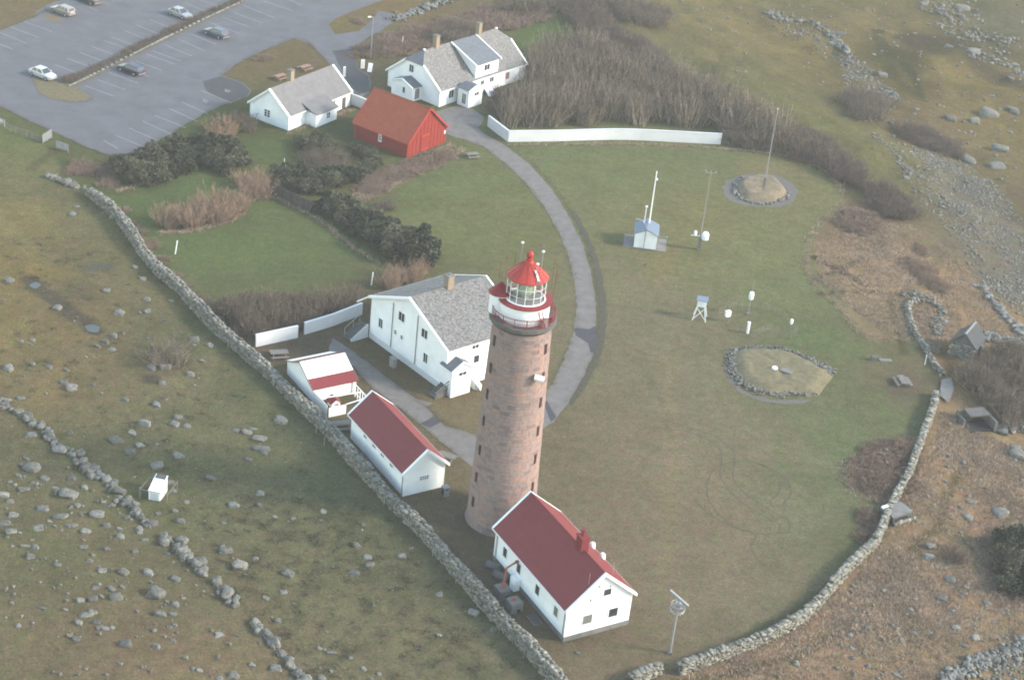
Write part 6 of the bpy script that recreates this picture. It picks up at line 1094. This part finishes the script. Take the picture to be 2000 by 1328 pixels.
patch('bramble', [(690, 375), (720, 345), (760, 330), (820, 315), (880, 295), (890, 305), (840, 330), (780, 350), (740, 375), (700, 390)], 1.5, .9, 'pale brown brush along the garden below the red barn', 'brush below the red barn'); row('olive', [(700, 300), (720, 310), (690, 290), (740, 322)], .7, 'green shrub against the long wall of the red barn', 'shrubs against the barn')
patch('bramble', [(690, 110), (720, 95), (760, 75), (860, 45), (960, 20), (1060, 20), (1085, 30), (960, 62), (890, 85), (820, 98), (750, 108)], 2.0, 1.3, 'brown scrub in the wide brushy bank behind the dormered slate house', 'scrub on the bank behind the slate house'); patch('grey', [(860, 60), (900, 50), (935, 62), (890, 85), (850, 90)], 2., 1., 'dark bare shrub right behind the chimney of the dormered slate house', 'dark shrubs behind the slate house'); patch('grey', [(985, 10), (1090, -10), (1100, 20), (1010, 35)], 2.2, 1.1, 'dark grey shrub on the bank at the top edge', 'shrubs on the bank at the top'); row('grey', [(735, 98), (722, 105), (745, 92)], .8, 'round dark bush at the foot of the street lamp', 'bushes at the street lamp')
row('bramble', [(695, 42), (703, 46)], .8, 'small brown bush on the grass island by the driveway', 'bushes on the driveway island'); row('bramble', [(510, 118), (522, 115)], .8, 'low red brown bush on the grass triangle behind the cottage', 'bushes on the grass triangle')
hk = Gf(smoothpts([(128, 163), (180, 138), (250, 104), (330, 64), (400, 30), (466, 2)], 6, False))
HED = [shrub_mesh(200+i, .95, .75, 60, .4, .35, 9, .32, .016, TWP, TWG, .5, False, .016) for i in range(5)]; hr_ = empty('hedge', tuple(hk[0]), 0, 'low brown clipped hedge strip dividing the car park', 'hedge')
for a, d in zip(hk[:-1], hk[1:]):
    n = max(1, int(np.linalg.norm(d-a)/1.05))
    for i in range(n):
        if random.random() < .06: continue
        st, tw = HED[random.randrange(5)]; q = a+(d-a)*(i+.5)/n-hk[0]; o = bpy.data.objects.new('hedge_plant', st); COL.objects.link(o); o.parent = hr_; o.location = q; o.rotation_euler = (0, 0, random.random()*6); k_ = random.uniform(.7, 1.3); o.scale = (k_, k_, k_*random.uniform(.7, 1.2)); o2 = bpy.data.objects.new('twigs', tw); COL.objects.link(o2); o2.parent = o
sheet('hedge_bed', [(124, 168), (180, 140), (250, 104), (330, 64), (400, 30), (470, -2), (480, 4), (408, 40), (338, 74), (258, 114), (190, 150), (136, 176)], .05, EARTH, amp=.1)
def tufts(name, px, n, h, w, nb, m, seed, thin=0., line=None, wid=1., bw=.035):
    r = np.random.default_rng(seed)
    if line is None:
        q = Gs(px)[:, :2]; lo = q.min(0); hi = q.max(0); out = np.zeros((0, 2))
        while len(out) < n:
            P = r.uniform(lo, hi, (n*2, 2)); k = sdf(q, P) > 0
            if thin: k &= fbm(P[:, 0]/7, P[:, 1]/7, seed, 3) > r.uniform(-thin, thin, len(P))
            out = np.concatenate([out, P[k]])
        P = out[:n]
    else:
        q = Gs(smoothpts(line, 5, False))[:, :2]; L = np.concatenate([[0], np.cumsum(np.linalg.norm(np.diff(q, axis=0), axis=1))]); s = r.uniform(0, L[-1], n); P = np.stack([np.interp(s, L, q[:, 0]), np.interp(s, L, q[:, 1])], 1)+r.normal(0, wid/2, (n, 2))
    Z = hgt(P); P = np.repeat(np.concatenate([P, Z[:, None]], 1), nb, 0); N = len(P); sc = np.repeat(r.uniform(.5, 1.3, n), nb)[:, None]; off = r.normal(0, 1, (N, 3))*w*sc*.5; off[:, 2] = 0
    A = P+off; d = off*.9+r.normal(0, .25, (N, 3))*h; d[:, 2] = 0; T = A+d+np.array([0, 0, 1])*h*sc*r.uniform(.5, 1.2, (N, 1)); a = r.uniform(0, 6.28, N); s = np.stack([np.cos(a), np.sin(a), np.zeros(N)], 1)*(bw*sc)
    V = np.stack([A-s-[0, 0, .03], A+s-[0, 0, .03], T], 1).reshape(-1, 3); o = link(name, npmesh(name, V, np.arange(N*3).reshape(N, 3), m)); o['kind'] = 'stuff'
tufts('dark_grass_tufts', [(380, 1000), (480, 960), (760, 990), (1030, 1320), (600, 1330), (480, 1200)], 480, .13, .5, 60, TUFT, 1, bw=.03); tufts('dark_grass_tufts', [(-20, 440), (260, 480), (700, 930), (480, 1000), (300, 1060), (-20, 780)], 340, .12, .45, 50, TUFT, 2, bw=.03)
tufts('dry_grass', [(1330, 1330), (1660, 1150), (1800, 930), (1840, 800), (1900, 840), (2010, 880), (2010, 1260), (1800, 1335)], 15000, .30, .30, 7, STRAW, 3, .6); tufts('dry_grass', [(1830, 470), (1900, 540), (1960, 600), (2000, 680), (1960, 690), (1900, 650), (1860, 560)], 2500, .34, .22, 4, STRAW, 5, .6); tufts('dry_grass', [(700, 112), (720, 95), (760, 75), (860, 40), (960, 15), (1080, 15), (960, 66), (890, 88), (820, 100)], 2600, .5, .3, 5, STRAW, 6, .6); tufts('dry_grass', [(690, 380), (760, 332), (880, 297), (840, 330), (700, 395)], 800, .45, .3, 5, STRAW, 7); tufts('dry_grass', [(1590, 470), (1650, 440), (1700, 440), (1780, 440), (1860, 550), (1880, 640), (1830, 690), (1740, 660), (1660, 600), (1600, 550)], 6000, .30, .30, 7, STRAW, 4, .6)
for i, (ln, n, wd) in enumerate([([(310, 455), (350, 455), (400, 446), (440, 436), (476, 420)], 500, .5), ([(230, 375), (270, 362), (310, 348), (350, 325), (390, 312)], 420, .5), ([(495, 390), (540, 388), (580, 410), (615, 425), (700, 490), (740, 515)], 500, .5), ([(700, 395), (740, 378), (800, 345), (850, 325), (895, 300), (900, 290)], 800, .8), ([(990, 285), (1150, 282), (1290, 284), (1410, 292), (1500, 300), (1560, 312), (1620, 340), (1645, 380)], 1100, .6), ([(190, 395), (250, 450), (320, 530), (400, 610), (480, 680)], 900, .7), ([(1650, 395), (1600, 440), (1580, 480), (1580, 540), (1640, 600), (1680, 650), (1740, 665)], 700, .8), ([(800, 300), (850, 300), (880, 285)], 500, .7), ([(560, 262), (620, 240), (690, 215)], 250, .5)]): tufts('dry_grass', None, n, .38, .25, 5, STRAW, 20+i, line=ln, wid=wd)

tufts('dry_grass', None, 900, .4, .3, 5, STRAW, 40, line=[(1668, 905), (1665, 935), (1690, 962), (1735, 978), (1765, 955)], wid=1.6)
scatter_row('ruined_wall', 'little ring of pale stones inside the bramble mound by the curved wall', [(1735, 880), (1722, 890), (1712, 902), (1730, 910), (1755, 916), (1770, 925)], 30, .2, .45, .6, 30, True, hz=1.6, seed=33)

EDGEG = mat('rank_edge_grass', (.085, .078, .05), .95, .3, .3, 0, island=.4)
for i, (ln, n, wd) in enumerate([([(905, 272), (945, 288), (985, 318), (1025, 356), (1062, 404), (1092, 454), (1110, 500), (1122, 550), (1127, 600), (1120, 650), (1103, 700), (1078, 752)], 900, .35), ([(955, 262), (1000, 288), (1042, 322), (1078, 362), (1112, 412), (1143, 475), (1160, 530), (1166, 590), (1166, 640), (1160, 690), (1142, 732), (1112, 785)], 900, .35), ([(0, 208), (60, 238), (100, 256), (160, 284), (215, 304), (262, 299), (312, 273), (380, 234), (430, 207), (484, 190)], 1200, .5), ([(470, 160), (432, 147), (468, 122), (520, 97), (576, 76), (606, 86), (632, 112), (655, 138)], 700, .5), ([(0, 60), (72, 32), (92, 12)], 250, .5), ([(693, 688), (743, 727), (792, 764), (832, 792), (870, 830), (915, 846)], 450, .35), ([(691, 716), (729, 760), (775, 792), (821, 828), (859, 862), (900, 893)], 450, .35), ([(66, 158), (110, 193), (160, 200), (178, 190), (140, 167)], 260, .4)]): tufts('edge_grass', None, n, .09, .35, 8, EDGEG, 60+i, line=ln, wid=wd, bw=.03)

LAWNG = mat('lawn_grass_clump', (.112, .098, .064), .95, .3, .15, 0, island=.4); FIELDG = mat('pasture_grass_clump', (.104, .090, .056), .95, .3, .15, 0, island=.5)
tufts('lawn_grass', [(1180, 560), (1160, 450), (1080, 330), (1010, 295), (1250, 290), (1560, 320), (1640, 390), (1570, 470), (1590, 550), (1700, 660), (1810, 720), (1800, 840), (1720, 1010), (1600, 1160), (1400, 1280), (1250, 1290), (1240, 1170), (1050, 960), (1080, 850), (1170, 720)], 14000, .05, .40, 5, LAWNG, 81, .6, bw=.03)
tufts('pasture_grass', [(-20, 320), (90, 360), (180, 400), (300, 550), (460, 700), (640, 870), (880, 1140), (1040, 1320), (-20, 1335)], 16000, .07, .42, 5, FIELDG, 82, .6, bw=.032)

# ------------------------------------------------------------------ cars
TYRE = DARK; RIM = mat('alloy_rim', (.35, .35, .36), .35, .05, 3, 0, metal=.6)
def car(px, ang_px, wagon, paint, lab, flip):
    p = G(*px); q = G(px[0]+ang_px[0], px[1]+ang_px[1])-p; az = math.atan2(q.y, q.x)+(math.pi if flip else 0); r_ = empty('parked_car', (p.x, p.y, .02), az, lab, 'car', 'cars parked in the car park'); r_.scale = (1.18, 1.18, 1.15)
    ST = [(2.22, .32, .60, .62), (2.12, .24, .70, .78), (1.7, .2, .80, .85), (1.0, .2, .90, .88), (.4, .2, .93, .88), (-.6, .2, .95, .88), (-1.5, .2, .97, .87), (-2.0, .22, .95, .83), (-2.18, .28, .86, .78), (-2.24, .35, .70, .70)]
    V = []; F = []
    for x, zb, zt, hw in ST: V += [(x, -hw*.9, zb), (x, -hw, zb+.22), (x, -hw*.985, zt-.14), (x, -hw*.88, zt), (x, hw*.88, zt), (x, hw*.985, zt-.14), (x, hw, zb+.22), (x, hw*.9, zb)]
    for i in range(len(ST)-1):
        for j in range(8): F.append((i*8+j, i*8+(j+1) % 8, i*8+8+(j+1) % 8, i*8+8+j))
    F += [tuple(range(8)), tuple(range((len(ST)-1)*8+7, (len(ST)-1)*8-1, -1))]
    MB().add(V, F).build('body', paint, r_)
    xb0, xt0 = 1.0, .28; xt1, xb1 = (-1.85, -2.12) if wagon else (-1.15, -1.78); hb, ht, zb, zt = .78, .62, .88, 1.42
    B_ = [Vector(v) for v in ((xb0, -hb, zb), (xb0, hb, zb), (xb1, hb, zb+.03), (xb1, -hb, zb+.03), (xt0, -ht, zt), (xt0, ht, zt), (xt1, ht, zt-.02), (xt1, -ht, zt-.02))]; MB().hexa(B_).build('cabin', paint, r_)
    MB().hexa([B_[4]+Vector((.04, -.03, .005)), B_[5]+Vector((.04, .03, .005)), B_[6]+Vector((-.04, .03, .005)), B_[7]+Vector((-.04, -.03, .005)), B_[4]+Vector((-.1, .05, .06)), B_[5]+Vector((-.1, -.05, .06)), B_[6]+Vector((.1, -.05, .06)), B_[7]+Vector((.1, .05, .06))]).build('roof', paint, r_)
    def plate(nm, c4, m, ins=.1):
        c = sum(c4, Vector())/4; n = (c4[1]-c4[0]).cross(c4[3]-c4[0]).normalized(); n = n if n.dot(c-Vector((-.4, 0, 1.0))) > 0 else -n; w = [c+(v-c)*(1-ins) for v in c4]; MB().hexa([v+n*.002 for v in w]+[v+n*.014 for v in w]).build(nm, m, r_)
    plate('windscreen', [B_[0], B_[1], B_[5], B_[4]], GLASSD); plate('rear_window', [B_[3], B_[2], B_[6], B_[7]], GLASSD, .14)
    for a, d, e, f in ((B_[0], B_[3], B_[7], B_[4]), (B_[1], B_[2], B_[6], B_[5])):
        n = 3 if wagon else 2; ts = np.linspace(.04, .97, n+1)
        for t0, t1 in zip(ts[:-1], ts[1:]): plate('side_window', [a.lerp(d, t0), a.lerp(d, t1), f.lerp(e, t1), f.lerp(e, t0)], GLASSD, .13)
    for x in (1.38, -1.38):
        for s in (-1, 1):
            w = MB().tube((x, s*.90, .32), (x, s*.66, .32), .33, .33, 16).build('wheel', TYRE, r_); MB().tube((x, s*.915, .32), (x, s*.89, .32), .21, .21, 12).build('rim', RIM, w)
    for s in (-1, 1): MB().box((2.17, s*.52, .60), (.12, .32, .13)).build('headlight', GLASSP, r_); MB().box((-2.2, s*.58, .76), (.1, .22, .24)).build('tail_light', DKRED, r_); MB().box((.75, s*.92, .98), (.14, .18, .12)).build('mirror', paint, r_)
    MB().box((2.2, 0, .36), (.1, 1.3, .12)).build('bumper', GREYP, r_); MB().box((-2.22, 0, .42), (.1, 1.4, .14)).build('bumper', GREYP, r_)
def paint(n, c): return mat(n, c, .28, .03, 3, 0, metal=.15, spec=.4)
AG = (53.75, 20.5)
car((123, 27), AG, True, paint('beige_car_paint', (.2, .18, .155)), 'beige silver estate car nosed into the verge at the top left corner', True); car((173, 5), AG, True, paint('charcoal_car_paint', (.04, .04, .042)), 'dark grey car cut by the top edge of the photo', True)
car((352, 33), AG, False, paint('silver_car_paint', (.22, .215, .22)), 'silver saloon car parked at the far end of the hedge row', False); car((422, 71), AG, True, paint('steel_blue_car_paint', (.045, .06, .09)), 'steel blue estate car parked on the road side of the hedge, higher up', True)
car((84, 151), AG, False, paint('white_car_paint', (.38, .38, .39)), 'pale silver white saloon car parked beside the grass island', False); car((256, 142), AG, True, paint('navy_car_paint', (.012, .022, .05)), 'dark navy estate car parked close against the hedge', True)
